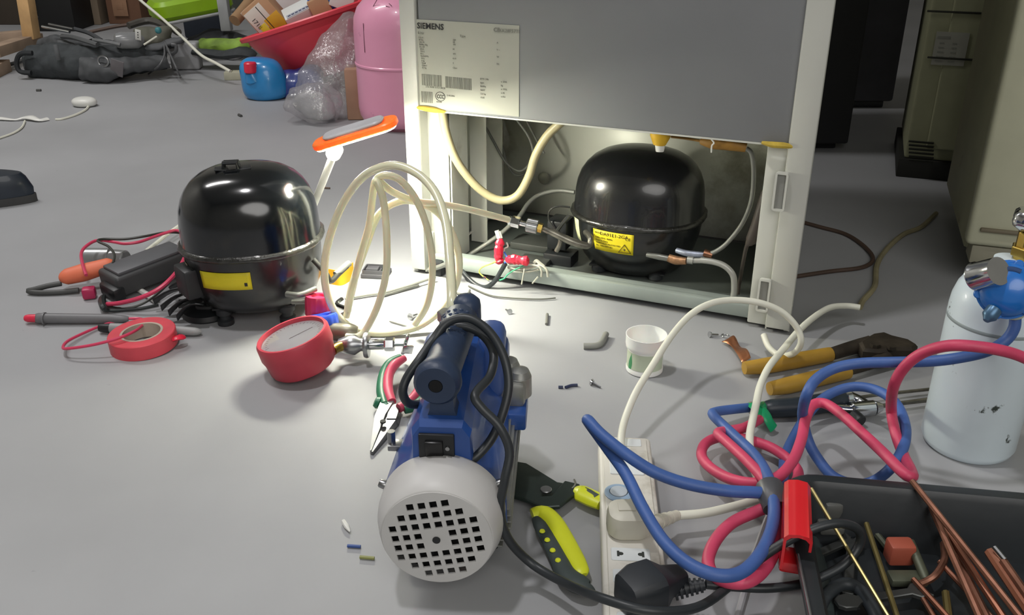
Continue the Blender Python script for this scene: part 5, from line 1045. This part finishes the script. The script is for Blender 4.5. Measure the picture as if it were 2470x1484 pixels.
obj('pen_marks', m, mat('pen_purple', '5e2f45', .7), pt_, kind='stuff')
# brown carton between bag and cylinder
bc_ = G(850, 292); m = M(); m.T = Matrix.Translation((bc_.x+.01, bc_.y+.045, 0)) @ Matrix.Rotation(.1, 4, 'Z'); m.box((0, 0, .068), (.055, .075, .135), .004); obj('small_carton', m, mat('tan_carton', 'a3806a', .8, var=.1), label='small tan carton standing between plastic bag and pink cylinder', cat='box')
# ================================================================ red tub
RT = mat('red_tub_plastic', 'ea4654', .35, var=.05, scale=4, sss=.05)
tl = Vector((-.592, 2.93, .217)); tt_ = thing('red_tub', 'wide red plastic tub tilted to the left, filled with cartons, beside the pink cylinder', 'tub', (tl.x+.03, tl.y, .05))
RTM = Matrix.Translation(tl) @ Euler((math.radians(-3), math.radians(-17), 0)).to_matrix().to_4x4()
m = M(); m.T = RTM
m.lathe([(.001, -.175), (.095, -.175), (.122, -.165), (.172, -.115), (.206, -.060), (.226, -.024), (.228, -.016), (.248, -.012), (.250, -.002), (.246, .002), (.236, 0), (.222, -.014), (.200, -.060), (.166, -.113), (.116, -.160), (.092, -.169), (.001, -.169)], 72, sx=1.0, sy=.78); obj('tub_shell', m, RT, tt_)
def carton(name, c, dims, rot, mt, label, sub=None):
    m = M(); m.T = Matrix.Translation(c) @ Euler(rot).to_matrix().to_4x4(); m.box((0, 0, 0), dims, .003)
    if not sub: return obj(name, m, mt, label=label, cat='box')
    t = thing(name, label, 'box', c); obj('carton', m, mt, t)
    for nm, cc, dd, mm_ in sub:
        m = M(); m.T = Matrix.Translation(c) @ Euler(rot).to_matrix().to_4x4(); m.box(cc, dd, .0006); obj(nm, m, mm_, t)
    m = M(); m.T = Matrix.Translation(c) @ Euler(rot).to_matrix().to_4x4()
    return t
cA = D(645, 40, 2.92)
t = carton('component_box', cA, (.088, .115, .115), (0, math.radians(-38), math.radians(8)), mat('tan_box', 'b8906c', .7, var=.06), 'open tan and yellow box with white label tilted in the left of the tub',
    [('white_label', (-.0448, 0, 0.0), (.0012, .105, .115), mat('printed_paper', 'd6cfc4', .6, var=.04)), ('white_flap', (-.012, -.0583, .012), (.060, .0012, .07), mat('printed_paper', 'd6cfc4')), ('yellow_panel', (.018, -.0586, -.025), (.050, .0014, .05), mat('mustard_print', 'c99a1c', .6)), ('yellow_edge', (-.020, -.0590, -.030), (.022, .0014, .05), mat('yellow_print', 'd6c02a', .6)), ('flap_gap', (.002, -.0592, -.006), (.0025, .0012, .10), INK)])
m = M(); m.T = Matrix.Translation(cA) @ Euler((0, math.radians(-38), math.radians(8))).to_matrix().to_4x4() @ Matrix.Translation((-.034, -.0595, .024)) @ Matrix.Rotation(math.radians(90), 4, 'X') @ Matrix.Rotation(math.radians(-90), 4, 'Z')
text_mesh(m, '1718', .018, Matrix.Identity(4), False, align='LEFT'); obj('lettering', m, INK, t)
cB = D(728, 32, 2.90)
t = carton('component_box', cB, (.105, .06, .045), (math.radians(25), math.radians(-24), math.radians(14)), mat('white_box', 'd9dbd8', .6, var=.03), 'white printed carton leaning in the middle of the tub',
    [('print_block', (-.01, -.02, .0232), (.07, .016, .0008), mat('blue_grey_print', 'a9adb6', .6)), ('brown_edge', (-.0532, 0, -.006), (.0012, .04, .008), mat('brown_print', '7b5a48', .6))])
m = M(); m.T = Matrix.Translation(cB) @ Euler((math.radians(25), math.radians(-24), math.radians(14))).to_matrix().to_4x4() @ Matrix.Translation((-.04, -.024, .0238)); [m.box((.012*k_+.004, .004, 0), (.009, .006, .0004)) for k_ in range(6)]; obj('print_marks', m, mat('ink_blue', '4b5068', .7), t, kind='stuff')
carton('component_box', D(790, 6, 2.93), (.10, .06, .09), (0, math.radians(-20), .1), mat('blue_box', '3a5fb5', .5), 'blue packet standing in the right of the tub')
carton('component_box', D(832, -8, 2.88), (.07, .05, .07), (0, .35, -.1), mat('white_box', 'd9dbd8'), 'white packet in front of the blue packet at the right of the tub')
carton('component_box', D(775, 22, 2.88), (.06, .04, .07), (0, math.radians(-24), .2), mat('tan_box', 'b8906c'), 'plain tan carton behind the white printed one in the tub')
carton('component_box', D(712, -4, 3.2), (.16, .10, .14), (0, .05, .1), mat('white_box', 'd9dbd8'), 'large white carton standing behind the tub')
m = M(); m.tube([D(566, 50, 3.05), D(590, 22, 3.1), D(622, -20, 3.16)], .019, 16, 2); obj('cardboard_tube', m, mat('tube_tan', '9b7b58', .7), label='tan cardboard tube leaning left of the tub', cat='tube')
# ================================================================ blue bottle with red cap, purple bag
bb = G(634, 246); bt_ = thing('blue_bottle', 'squat translucent blue bottle with round red cap in front of the tub', 'bottle', (bb.x, bb.y+.05, 0))
def lump(m, c, rx, ry, rz, seed=0, amp=.12, n=28, k=14, p=2.4, fz=9.0):
    rings = []
    for i in range(k+1):
        th = math.pi*i/k-math.pi/2; cz_, sz_ = math.cos(th), math.sin(th); cz_ = max(cz_, .02)**(2/p); sz_ = math.copysign(abs(sz_)**(2/p), sz_)
        rg_ = []
        for j in range(n):
            a = 2*math.pi*j/n; v = Vector((rx*cz_*math.cos(a), ry*cz_*math.sin(a), rz*sz_)); f = 1+amp*mnoise.noise(Vector((v.x*fz/.1+seed, v.y*fz/.1, v.z*fz/.1))*.12)*2
            q = Vector(c)+v*f; q.z = max(q.z, .0015); rg_.append(q)
        rings.append(rg_)
    m.loft(rings)
m = M(); lump(m, (bb.x-.006, bb.y+.050, .058), .072, .050, .064, 3, .10, p=3.0); obj('bottle_body', m, mat('cyan_blue_plastic', '2d86c4', .25, coat=.3, var=.12, scale=14), bt_)
m = M(); c = D(604, 162, 2.72); m.cyl(c-V3(0, 0, .016), c+V3(0, 0, .014), .019, .018, 20, .003); obj('red_cap', m, mat('red_cap', 'd52a44', .35), bt_)
m = M(); c = D(604, 176, 2.72); m.cyl(c-V3(-.006, -.01, .02), c+V3(0, 0, .004), .026, .017, 20, .003); obj('bottle_neck', m, mat('cyan_blue_plastic', '2d86c4'), bt_)
m = M(); lump(m, (bb.x+.085, bb.y+.080, .042), .085, .05, .046, 11, .25, p=2.4, fz=14); obj('plastic_sack', m, mat('indigo_plastic', '2b3f86', .3, coat=.3, var=.25, scale=10), label='crumpled indigo plastic sack between blue bottle and red tub', cat='bag')
# clear plastic bag
CLR = bpy.data.materials.new('clear_plastic_film'); CLR.use_nodes = True; nt = CLR.node_tree; N = nt.nodes; L = nt.links
for nd in list(N): N.remove(nd)
o_ = N.new('ShaderNodeOutputMaterial'); tr_ = N.new('ShaderNodeBsdfTransparent'); gl_ = N.new('ShaderNodeBsdfGlossy'); df = N.new('ShaderNodeBsdfDiffuse'); mx1 = N.new('ShaderNodeMixShader'); mx2 = N.new('ShaderNodeMixShader'); bpn = N.new('ShaderNodeBump'); nzn = N.new('ShaderNodeTexNoise'); tcn = N.new('ShaderNodeTexCoord')
gl_.inputs['Roughness'].default_value = .12; df.inputs[0].default_value = (.62, .62, .64, 1); tr_.inputs[0].default_value = (.93, .92, .93, 1)
nzn.inputs['Scale'].default_value = 55; nzn.inputs['Detail'].default_value = 4; bpn.inputs['Strength'].default_value = .9; bpn.inputs['Distance'].default_value = .01
L.new(tcn.outputs['Object'], nzn.inputs['Vector']); L.new(nzn.outputs['Fac'], bpn.inputs['Height']); L.new(bpn.outputs['Normal'], gl_.inputs['Normal'])
mx1.inputs[0].default_value = .22; L.new(tr_.outputs[0], mx1.inputs[1]); L.new(df.outputs[0], mx1.inputs[2]); mx2.inputs[0].default_value = .15; L.new(mx1.outputs[0], mx2.inputs[1]); L.new(gl_.outputs[0], mx2.inputs[2]); L.new(mx2.outputs[0], o_.inputs[0])
def bagmesh(m, rings_px, Y0, dep, seed, amp=.012, n=30):
    rings = []
    for (xl, xr, py, yy) in rings_px:
        a = D(xl, py, yy); b = D(xr, py, yy); c = (a+b)/2; rx = (b-a).length/2; rg_ = []
        for j in range(n):
            t = 2*math.pi*j/n; v = Vector((c.x+rx*math.cos(t), c.y+dep*math.sin(t), c.z)); nv = mnoise.noise_vector(v*16+Vector((seed, 0, 0)))*amp*1.6+mnoise.noise_vector(v*45)*amp*.5; q = v+nv; q.z = max(q.z, .002); rg_.append(q)
        rings.append(rg_)
    # smooth in-between rings
    out = []
    for i in range(len(rings)-1):
        for k in range(4):
            t = k/4; out.append([rings[i][j].lerp(rings[i+1][j], t)+mnoise.noise_vector(rings[i][j].lerp(rings[i+1][j], t)*30+Vector((seed, 3, 1)))*amp*.5 for j in range(n)])
    out.append(rings[-1])
    for r_ in out:
        for q in r_: q.z = max(q.z, .0015)
    m.loft(out)
pbg = thing('plastic_bag', 'crinkled clear plastic bag slumped between the red tub and pink cylinder', 'bag', G(770, 285))
m = M(); bagmesh(m, [(828, 868, 40, 2.56), (806, 872, 62, 2.56), (778, 874, 90, 2.56), (746, 872, 130, 2.55), (728, 868, 170, 2.54), (712, 866, 215, 2.53), (700, 862, 255, 2.53), (730, 850, 285, 2.53)], 2.5, .05, 5); obj('tall_film', m, CLR, pbg, sharp=3)
m = M(); bagmesh(m, [(745, 800, 205, 2.47), (690, 818, 222, 2.46), (676, 822, 245, 2.46), (690, 824, 265, 2.46), (712, 820, 283, 2.46), (745, 812, 293, 2.47)], 2.45, .045, 9); obj('crumpled_film', m, CLR, pbg, sharp=3)
m = M(); lump(m, D(762, 252, 2.48)+V3(0, 0, .0), .062, .035, .038, 2, .2, p=2.2, fz=16); obj('bubble_wrap', m, mat('bubble_wrap', 'c9cacc', .35, var=.06, scale=80, bump=.8, bscale=110, trans=.3), pbg)
# ================================================================ tool heap on the left
DKC = mat('black_canvas', '363a3c', .8, var=.3, scale=30, bump=.5, bscale=90); DKG2 = mat('charcoal_nylon', '47494b', .7, var=.25, scale=20, bump=.4)
tb = thing('tool_bag', 'long collapsed black canvas tool bag with metal ring and grey tag', 'bag', G(230, 190))
def ltube(name, pts, rads, mt, par, flat=1, seed=0, label=None, cat=None):
    m = M(); m.tube(pts, rads, 28, 14, flat=flat)
    for i, p in enumerate(m.v):
        m.v[i] = p+mnoise.noise_vector(p*14+Vector((seed, 0, 0)))*.014+mnoise.noise_vector(Vector((p.x*45, p.y*12, p.z*45)))*.006; m.v[i].z = max(m.v[i].z, .002)
    return obj(name, m, mt, par, label=label, cat=cat, sharp=1.2)
ltube('bag_body', [D(62, 148, 3.1), D(85, 150, 3.1), D(140, 150, 3.08), D(200, 152, 3.05), D(260, 150, 3.05), D(330, 142, 3.08), D(400, 135, 3.12)], [.035, .055, .058, .060, .058, .05, .04], DKC, tb, seed=1)
ltube('upper_fold', [D(95, 105, 3.2), D(160, 112, 3.18), D(230, 122, 3.15), D(320, 118, 3.15), D(420, 100, 3.2)], [.02, .036, .04, .036, .025], DKG2, tb, seed=5)
ltube('upper_fold', [D(150, 100, 3.12), D(200, 118, 3.08), D(270, 128, 3.05), D(350, 118, 3.08), D(440, 96, 3.12)], [.016, .02, .022, .02, .014], mat('grey_nylon', '505254', .7, bump=.3), tb, .7, seed=7)
ltube('upper_fold', [D(200, 168, 2.99), D(235, 170, 2.98), D(300, 160, 3.0), D(400, 148, 3.05)], [.03, .034, .03, .018], DKG2, tb, seed=9)
m = M(); m.tube([D(78, 128, 3.03), D(50, 130, 3.03), D(40, 150, 3.03), D(48, 172, 3.03), D(75, 176, 3.03)], .008, 8, 5); obj('carry_handle', m, BLACKR, tb)
m = M(); c = D(249, 148, 2.96); m.tube([c+V3(.016*math.cos(a), 0, .016*math.sin(a)) for a in [2*math.pi*i/10 for i in range(10)]], .0035, 8, 3, closed=True); obj('metal_ring', m, STEEL, tb)
m = M(); c = D(282, 164, 2.955); m.T = Matrix.Translation(c) @ Euler((.3, .35, 0)).to_matrix().to_4x4(); m.box((0, 0, 0), (.040, .003, .055), .001); obj('grey_tag', m, mat('grey_tag', '6e6a6c', .7), tb)
m = M(); m.tube([D(134, 108, 3.0), D(138, 128, 2.99), D(142, 145, 2.99)], .007, 8, 3, flat=.4); obj('strap', m, mat('grey_nylon', '505254'), tb)
m = M(); m.tube([D(222, 140, 2.98), D(212, 160, 2.965), D(205, 185, 2.97)], .010, 8, 3, flat=.4); obj('strap', m, mat('grey_nylon', '505254'), tb)
def simple(name, mm_, mt, label, cat, **k): return obj(name, mm_, mt, label=label, cat=cat, **k)
m = M(); m.tube([D(102, 64, 3.12), D(168, 77, 3.08)], .005, 8, 1); simple('metal_rod', m, CHROME, 'lower bright metal rod on the tool bag by the timber post', 'rod')
m = M(); m.tube([D(118, 58, 3.14), D(176, 70, 3.1)], .004, 8, 1); simple('metal_rod', m, STEEL, 'upper metal rod on the tool bag by the timber post', 'rod')
m = M(); m.turned(D(275, 98, 3.02), D(335, 97, 3.05), [(.012, 0), (.022, .006), (.026, .02), (.026, .07), (.02, .08), (.01, .09)], 20); simple('clear_bottle', m, mat('milky_plastic', 'a9abac', .25, trans=.5), 'milky clear bottle lying on top of the tool bag', 'bottle')
m = M(); c = D(333, 84, 3.0); m.T = Matrix.Translation(c) @ Euler((.2, .2, 0)).to_matrix().to_4x4(); m.box((0, 0, 0), (.018, .002, .034), .0008); tg = thing('white_tag', 'small white tag with dark holes standing on the tool bag', 'tag', c); obj('tag_card', m, WHITEP, tg)
m = M(); m.T = Matrix.Translation(c) @ Euler((.2, .2, 0)).to_matrix().to_4x4()
for z in (.008, 0, -.008): m.cyl((0, -.0008, z), (0, -.0016, z), .002, n=8)
obj('tag_holes', m, INK, tg)
for i, (pts, r, col, lab) in enumerate((
    ([D(150, 88, 3.1), D(175, 90, 3.06), D(210, 100, 3.02), D(235, 108, 3.0)], .008, '5d5f60', 'dull grey spanner on the left part of the tool bag'),
    ([D(180, 70, 3.15), D(215, 80, 3.12), D(245, 98, 3.06)], .007, '4a4c4f', 'dark spanner behind the grey spanner on the tool bag'),
    ([D(225, 96, 3.02), D(262, 102, 3.0), D(290, 108, 3.0)], .006, '77797a', 'pale spanner lying below the milky bottle'),
    ([D(310, 62, 3.2), D(360, 50, 3.25), D(410, 66, 3.2), D(430, 78, 3.15)], .012, '4d4a45', 'thick dark brown hose humping over the heap'),
    ([D(215, 78, 3.3), D(280, 64, 3.3), D(330, 58, 3.3)], .006, '5a4a42', 'brown rod behind the milky bottle'))):
    m = M(); m.tube(pts, r, 8, 4); simple(['spanner', 'spanner', 'spanner', 'dark_hose', 'brown_rod'][i], m, mat('heap_'+col, col, .5, .3 if i < 3 else 0), lab, ['spanner', 'spanner', 'spanner', 'hose', 'rod'][i])
m = M(); m.tube([D(347, 108, 2.98), D(378, 88, 3.02)], .003, 6, 1); simple('cream_stick', m, WHITEC, 'short cream stick poking from the heap left of the grey adapter', 'stick')
lc = D(360, 88, 3.12); m = M(); lump(m, lc, .06, .05, .035, 8, .3, fz=18); simple('rag', m, mat('olive_grey_rag', '5b5b50', .8, bump=.4), 'olive-grey crumpled rag behind the grey adapter', 'rag')
lc = D(382, 73, 3.05); m = M(); lump(m, lc, .010, .01, .010, 8, .1); simple('teal_cap', m, mat('teal_plastic', '3c7f86', .5), 'tiny teal cap on the olive-grey rag', 'cap')
# grey power adapter
ac_ = G(453, 166); m = M(); m.T = Matrix.Translation((ac_.x, ac_.y+.0, 0)) @ Matrix.Rotation(.05, 4, 'Z'); at_ = thing('power_adapter', 'grey boxy power adapter with rounded corners in front of the heap', 'adapter', (ac_.x, ac_.y+.03, 0))
m.box((0, 0, .046), (.096, .055, .090), .008, seg=3); obj('adapter_body', m, mat('mid_grey_plastic', 'a2a3a5', .5), at_)
m = M(); m.tube([D(404, 118, 3.05), D(412, 130, 3.02), D(424, 124, 3.0), D(424, 110, 3.0), D(414, 108, 3.0)], .006, 8); obj('coiled_lead', m, mat('coil_grey', '4c4d4f', .5), at_)
m = M(); m.tube([D(396, 98, 3.06), D(410, 130, 3.0), D(428, 170, 2.95), G(434, 182, .004)], .0028, 6); simple('thin_cable', m, mat('grey_cable', '5f6062', .5), 'thin grey cable falling straight down left of the adapter', 'cord')
m = M(); m.tube([D(396, 110, 3.05), D(396, 135, 3.0), D(382, 160, 2.98), G(358, 178, .004)], .0028, 6); simple('thin_cable', m, mat('grey_cable', '5f6062'), 'thin grey cable curling left from the heap to the floor', 'cord')
m = M(); m.tube([G(520, 112, .03), G(525, 128, .01), G(550, 142, .004), G(580, 140, .008), G(600, 120, .02), G(610, 104, .03)], .0035, 6); simple('thin_cable', m, mat('grey_cable', '5f6062'), 'grey cable dipping in a loop left of the red tub', 'cord')
m = M(); m.tube([D(480, 112, 3.25), D(530, 112, 3.22), D(580, 112, 3.2), D(600, 110, 3.2)], [.03, .038, .036, .02], 12, 4, flat=.8)
for i, p in enumerate(m.v): m.v[i] = p+mnoise.noise_vector(p*18)*.015
simple('green_bag', m, mat('lime_dirty_cloth', '7c9a3c', .7, var=.6, scale=12, bump=.4), 'dirty lime-green cloth bundle between adapter and red tub', 'cloth')
m = M(); m.tube([D(455, 98, 3.4), D(510, 96, 3.4), D(560, 92, 3.4), (D(600, 96, 3.4))], [.02, .04, .04, .03], 12, 4, flat=.7)
for i, p in enumerate(m.v): m.v[i] = p+mnoise.noise_vector(p*14)*.02
simple('dark_bundle', m, DKG2, 'dark grey bundle under the lime-green bench', 'cloth')
m = M(); m.tube([D(470, 125, 3.2), D(530, 132, 3.18), D(590, 128, 3.15), (D(615, 135, 3.15))], [.02, .026, .026, .015], 10, 4, flat=.6)
for i, p in enumerate(m.v): m.v[i] = p+mnoise.noise_vector(p*14)*.012
simple('black_strap_coil', m, DKC, 'black coiled strap on the floor left of the red tub', 'strap')
# cream junction box and long white cord
jb = G(572, 194); m = M(); m.T = Matrix.Translation((jb.x, jb.y+.02, 0)) @ Matrix.Rotation(.12, 4, 'Z'); m.box((0, 0, .013), (.085, .04, .026), .003); jt = thing('junction_box', 'cream extension socket on the floor left of the red cap', 'socket', (jb.x, jb.y+.02, 0)); obj('socket_body', m, mat('cream_old_plastic', 'b4b39e', .5), jt)
m = M(); m.T = Matrix.Translation((jb.x, jb.y+.02, 0)) @ Matrix.Rotation(.12, 4, 'Z')
for x in (-.018, .014): m.box((x, 0, .0264), (.0015, .036, .001))
obj('socket_seam', m, mat('seam_brown', '6f6c5c', .7), jt)
m = M(); m.tube([D(318, -20, 3.3), D(338, 0, 3.3), D(395, 48, 3.2), D(445, 95, 3.1), D(485, 133, 3.02), D(520, 152, 2.97), D(555, 172, 2.94)], .0048, 8); simple('white_cable', m, WHITEC, 'white cable crossing the heap diagonally to the cream extension socket', 'cord')
# lime bench
lm = thing('lime_bench', 'lime green rounded bench seat with pale grey edge and legs behind the heap', 'bench', G(470, 120))
LA, LB = D(385, 30, 3.35), D(530, 2, 3.45)
dd = (LB-LA); q = Matrix.Translation((LA+LB)/2+V3(0, 0, .012)) @ Matrix.Rotation(math.atan2(dd.y, dd.x), 4, 'Z') @ Matrix.Rotation(-math.atan2(dd.z, math.hypot(dd.x, dd.y)), 4, 'Y')
m = M(); m.T = q; m.prism(rrect(dd.length+.06, .20, .045, 6), -.035, .030, .014); obj('seat', m, mat('lime_green_vinyl', '8bb414', .4, var=.05), lm)
m = M(); m.T = q; m.prism(rrect(dd.length+.066, .206, .045, 6), -.044, -.034, .003); obj('seat_edge', m, mat('pale_grey_plastic', '9c9d9f', .5), lm)
m = M(); beam(m, D(536, -10, 3.34), D(548, 74, 3.34), .035, .035, .004); obj('leg', m, mat('pale_grey_plastic', '9c9d9f'), lm)
m = M(); beam(m, D(392, 40, 3.44), D(388, 90, 3.46), .03, .03, .004); obj('leg', m, mat('pale_grey_plastic', '9c9d9f'), lm)
bx = G(485, 95); m = M(); m.T = Matrix.Translation((bx.x, bx.y+.1, 0)); m.box((0, 0, .06), (.15, .14, .12), .008); simple('navy_case', m, mat('navy_case', '141c28', .6), 'dark navy case under the lime bench', 'case')
# timber frame, black case and cartons at the back
WD = mat('pale_timber', 'c9a270', .75, var=.18, scale=14, bump=.4); WD2 = mat('weathered_timber', '9c8672', .85, var=.2, scale=10, bump=.5)
tf = thing('timber_frame', 'rough timber frame with pale upright post at the top left', 'frame', G(60, 110))
m = M(); beam(m, D(77, 92, 3.42), D(60, -14, 3.42), .055, .04, .002); obj('post', m, WD, tf)
m = M(); beam(m, D(-20, 92, 3.55), D(70, 84, 3.6), .05, .035, .002); obj('rail', m, WD2, tf)
m = M(); beam(m, D(-20, 126, 3.1), D(88, 92, 3.5), .05, .035, .002); obj('rail', m, WD2, tf)
m = M(); beam(m, G(-30, 176, .02), G(8, 158, .02), .05, .04, .002); obj('rail', m, WD2, tf)
m = M(); m.tube([D(10, 158, 3.2), D(45, 150, 3.18), D(90, 130, 3.2)], .007, 6, 2); simple('dark_rod', m, mat('dark_rod', '3a3b3a', .6), 'dark rod running from the timber rail under the tool bag', 'rod')
bk = G(138, 76); m = M(); m.T = Matrix.Translation((bk.x, bk.y+.1, 0)); m.box((0, 0, .17), (.16, .2, .34), .006); bkt = thing('black_case', 'upright black case with wire spiral beside the timber post', 'case', (bk.x, bk.y+.1, 0)); obj('case_body', m, mat('black_case', '0b0b0c', .6), bkt)
m = M(); m.T = Matrix.Translation((bk.x-.073, bk.y-.006, 0)); m.tube([(.007*math.cos(i*2*math.pi/6), .007*math.sin(i*2*math.pi/6), .06+i*.0034) for i in range(60)], .0016, 5, 2); obj('wire_spiral', m, STEEL, bkt)
def cbox(px, py, w, d, h, rz, col, lab, extra=None):
    b = G(px, py); m = M(); m.T = Matrix.Translation((b.x, b.y+d/2, 0)) @ Matrix.Rotation(rz, 4, 'Z'); m.box((0, 0, h/2), (w, d, h), .004); t = thing('carton', lab, 'box', (b.x, b.y+d/2, 0)); obj('carton_body', m, mat('card_'+col, col, .85, var=.1, scale=8), t)
    m = M(); m.T = Matrix.Translation((b.x, b.y+d/2, 0)) @ Matrix.Rotation(rz, 4, 'Z')
    if extra: 
        for c, s in extra[0]: m.box(c, s, .0005)
        obj(extra[1], m, extra[2], t)
    return t
cbox(224, 60, .075, .15, .30, .0, '7a6c5b', 'light brown carton with small white sticker beside the black case', ([((-.012, -.1012, .062), (.022, .001, .024))], 'sticker', WHITEP))
cbox(305, 58, .15, .2, .24, -.02, '6b4c39', 'brown carton with tan printed panel under the crossing white cable', ([((-.01, -.1115, .075), (.065, .001, .08)), ((-.01, -.1125, .078), (.03, .001, .03))], 'printed_panel', mat('tan_print', '8d6b52', .8)))
cbox(400, 40, .22, .2, .2, .0, '43281f', 'dark brown carton behind the lime bench', None)
cbox(600, 30, .2, .2, .3, .1, '4a4d48', 'dark grey-green carton behind the cardboard tube', None)
cbox(20, 60, .2, .2, .28, 0, '3b332a', 'dark brown carton behind the timber post at the left edge', None)
# black rubber shoe at the left edge
sh = G(20, 500); st = thing('shoe', 'dark navy rubber shoe cut off by the left edge', 'shoe', (sh.x-.05, sh.y+.03, 0))
SHM = Matrix.Translation((G(76, 495).x, G(76, 495).y+.028, 0)) @ Matrix.Rotation(math.radians(188), 4, 'Z')
def shoe_out(s, n=28):
    out = []
    for j in range(n):
        t = 2*math.pi*j/n; x = .125-.125*math.cos(t)*s; w = .036+.010*math.sin(min(max(x/.25, 0), 1)*math.pi*1.1-.6); out.append((x, math.sin(t)*w*s*1.1))
    return out
m = M(); m.T = SHM; o1 = shoe_out(1.0); m.loft([[(x, y, 0) for x, y in o1], [(x, y, .016) for x, y in o1]]); obj('sole', m, mat('dark_grey_sole', '3a3a3a', .8, bump=.5), st)
m = M(); m.T = SHM; m.loft([[(x, y, z) for x, y in shoe_out(s)] for s, z in ((.97, .015), (.98, .03), (.90, .052), (.84, .060), (.70, .0605))]); obj('upper', m, mat('navy_rubber', '18222e', .4, coat=.2), st)
# white string and rag of paper at the left
m = M(); m.tube([G(215, 254, .004), G(205, 266, .003), G(180, 278, .003), G(150, 287, .003), G(134, 288, .003)], .0032, 6); simple('white_string', m, WHITEC, 'white string curving from the white lump', 'string')
m = M(); m.tube([G(-20, 288, .004), G(0, 286, .005), G(35, 289, .004), G(55, 285, .006), G(75, 284, .008), G(95, 290, .005), G(115, 287, .004)], [.004, .009, .004, .007, .012, .006, .008], 8, 4, flat=.5); simple('white_rag_string', m, WHITEP, 'knotted white string with torn plastic at the left edge', 'string')
m = M(); m.tube([G(60, 292, .003), G(52, 308, .003), G(30, 322, .003), G(-10, 336, .003)], .0028, 6); simple('white_string', m, WHITEC, 'thin white string bending down to the left edge', 'string')
m = M(); lump(m, G(203, 246, .012), .034, .025, .013, 4, .15); simple('white_lump', m, WHITEP, 'small white plastic lump at the end of the white string', 'plug')

GROUPS = {'vacuum_hose': 'clear yellow hoses looped beside the fridge leg', 'gas_hose': 'twin red and blue gas hoses', 'copper_tube': 'copper tubes in the tool tray',
 'brazing_rod': 'thin rods in the tool tray', 'screw': 'loose screws on the floor', 'test_lead': 'meter leads left of the loose compressor', 'test_probe': 'grey meter probes',
 'capacitor': 'silver cans behind the clamp', 'carton': 'cartons along the back', 'component_box': 'boxes in the red tub', 'insulation_bit': 'dark blue wire sleeves',
 'thin_cable': 'thin grey cables by the tool heap', 'white_string': 'white strings on the floor', 'air_conditioner': 'floor-standing air conditioners', 'tall_dark_block': 'dark cabinets in the shade',
 'compressor': 'black compressors', 'wire_joint': 'red taped wire joints', 'chip': 'tiny chips on the floor', 'old_cable': 'old cables right of the refrigerator', 'metal_rod': 'metal rods on the tool bag', 'capillary_tube': 'thin tubes on the bright floor', 'sleeve_offcut': 'short wire sleeves left of the pump', 'spanner': None}
for o in list(COL.objects):
    if '_w' in o: del o['_w']
    if o.parent is None and 'category' in o:
        b = o.name.split('.')[0]
        g = GROUPS.get(b)
        if b == 'spanner': g = 'spanners in the tool tray' if 'tray' in o['label'] or 'red clip' in o['label'] or 'brass' in o['label'] else 'spanners on the tool bag'
        if g and 'group' not in o: o['group'] = g
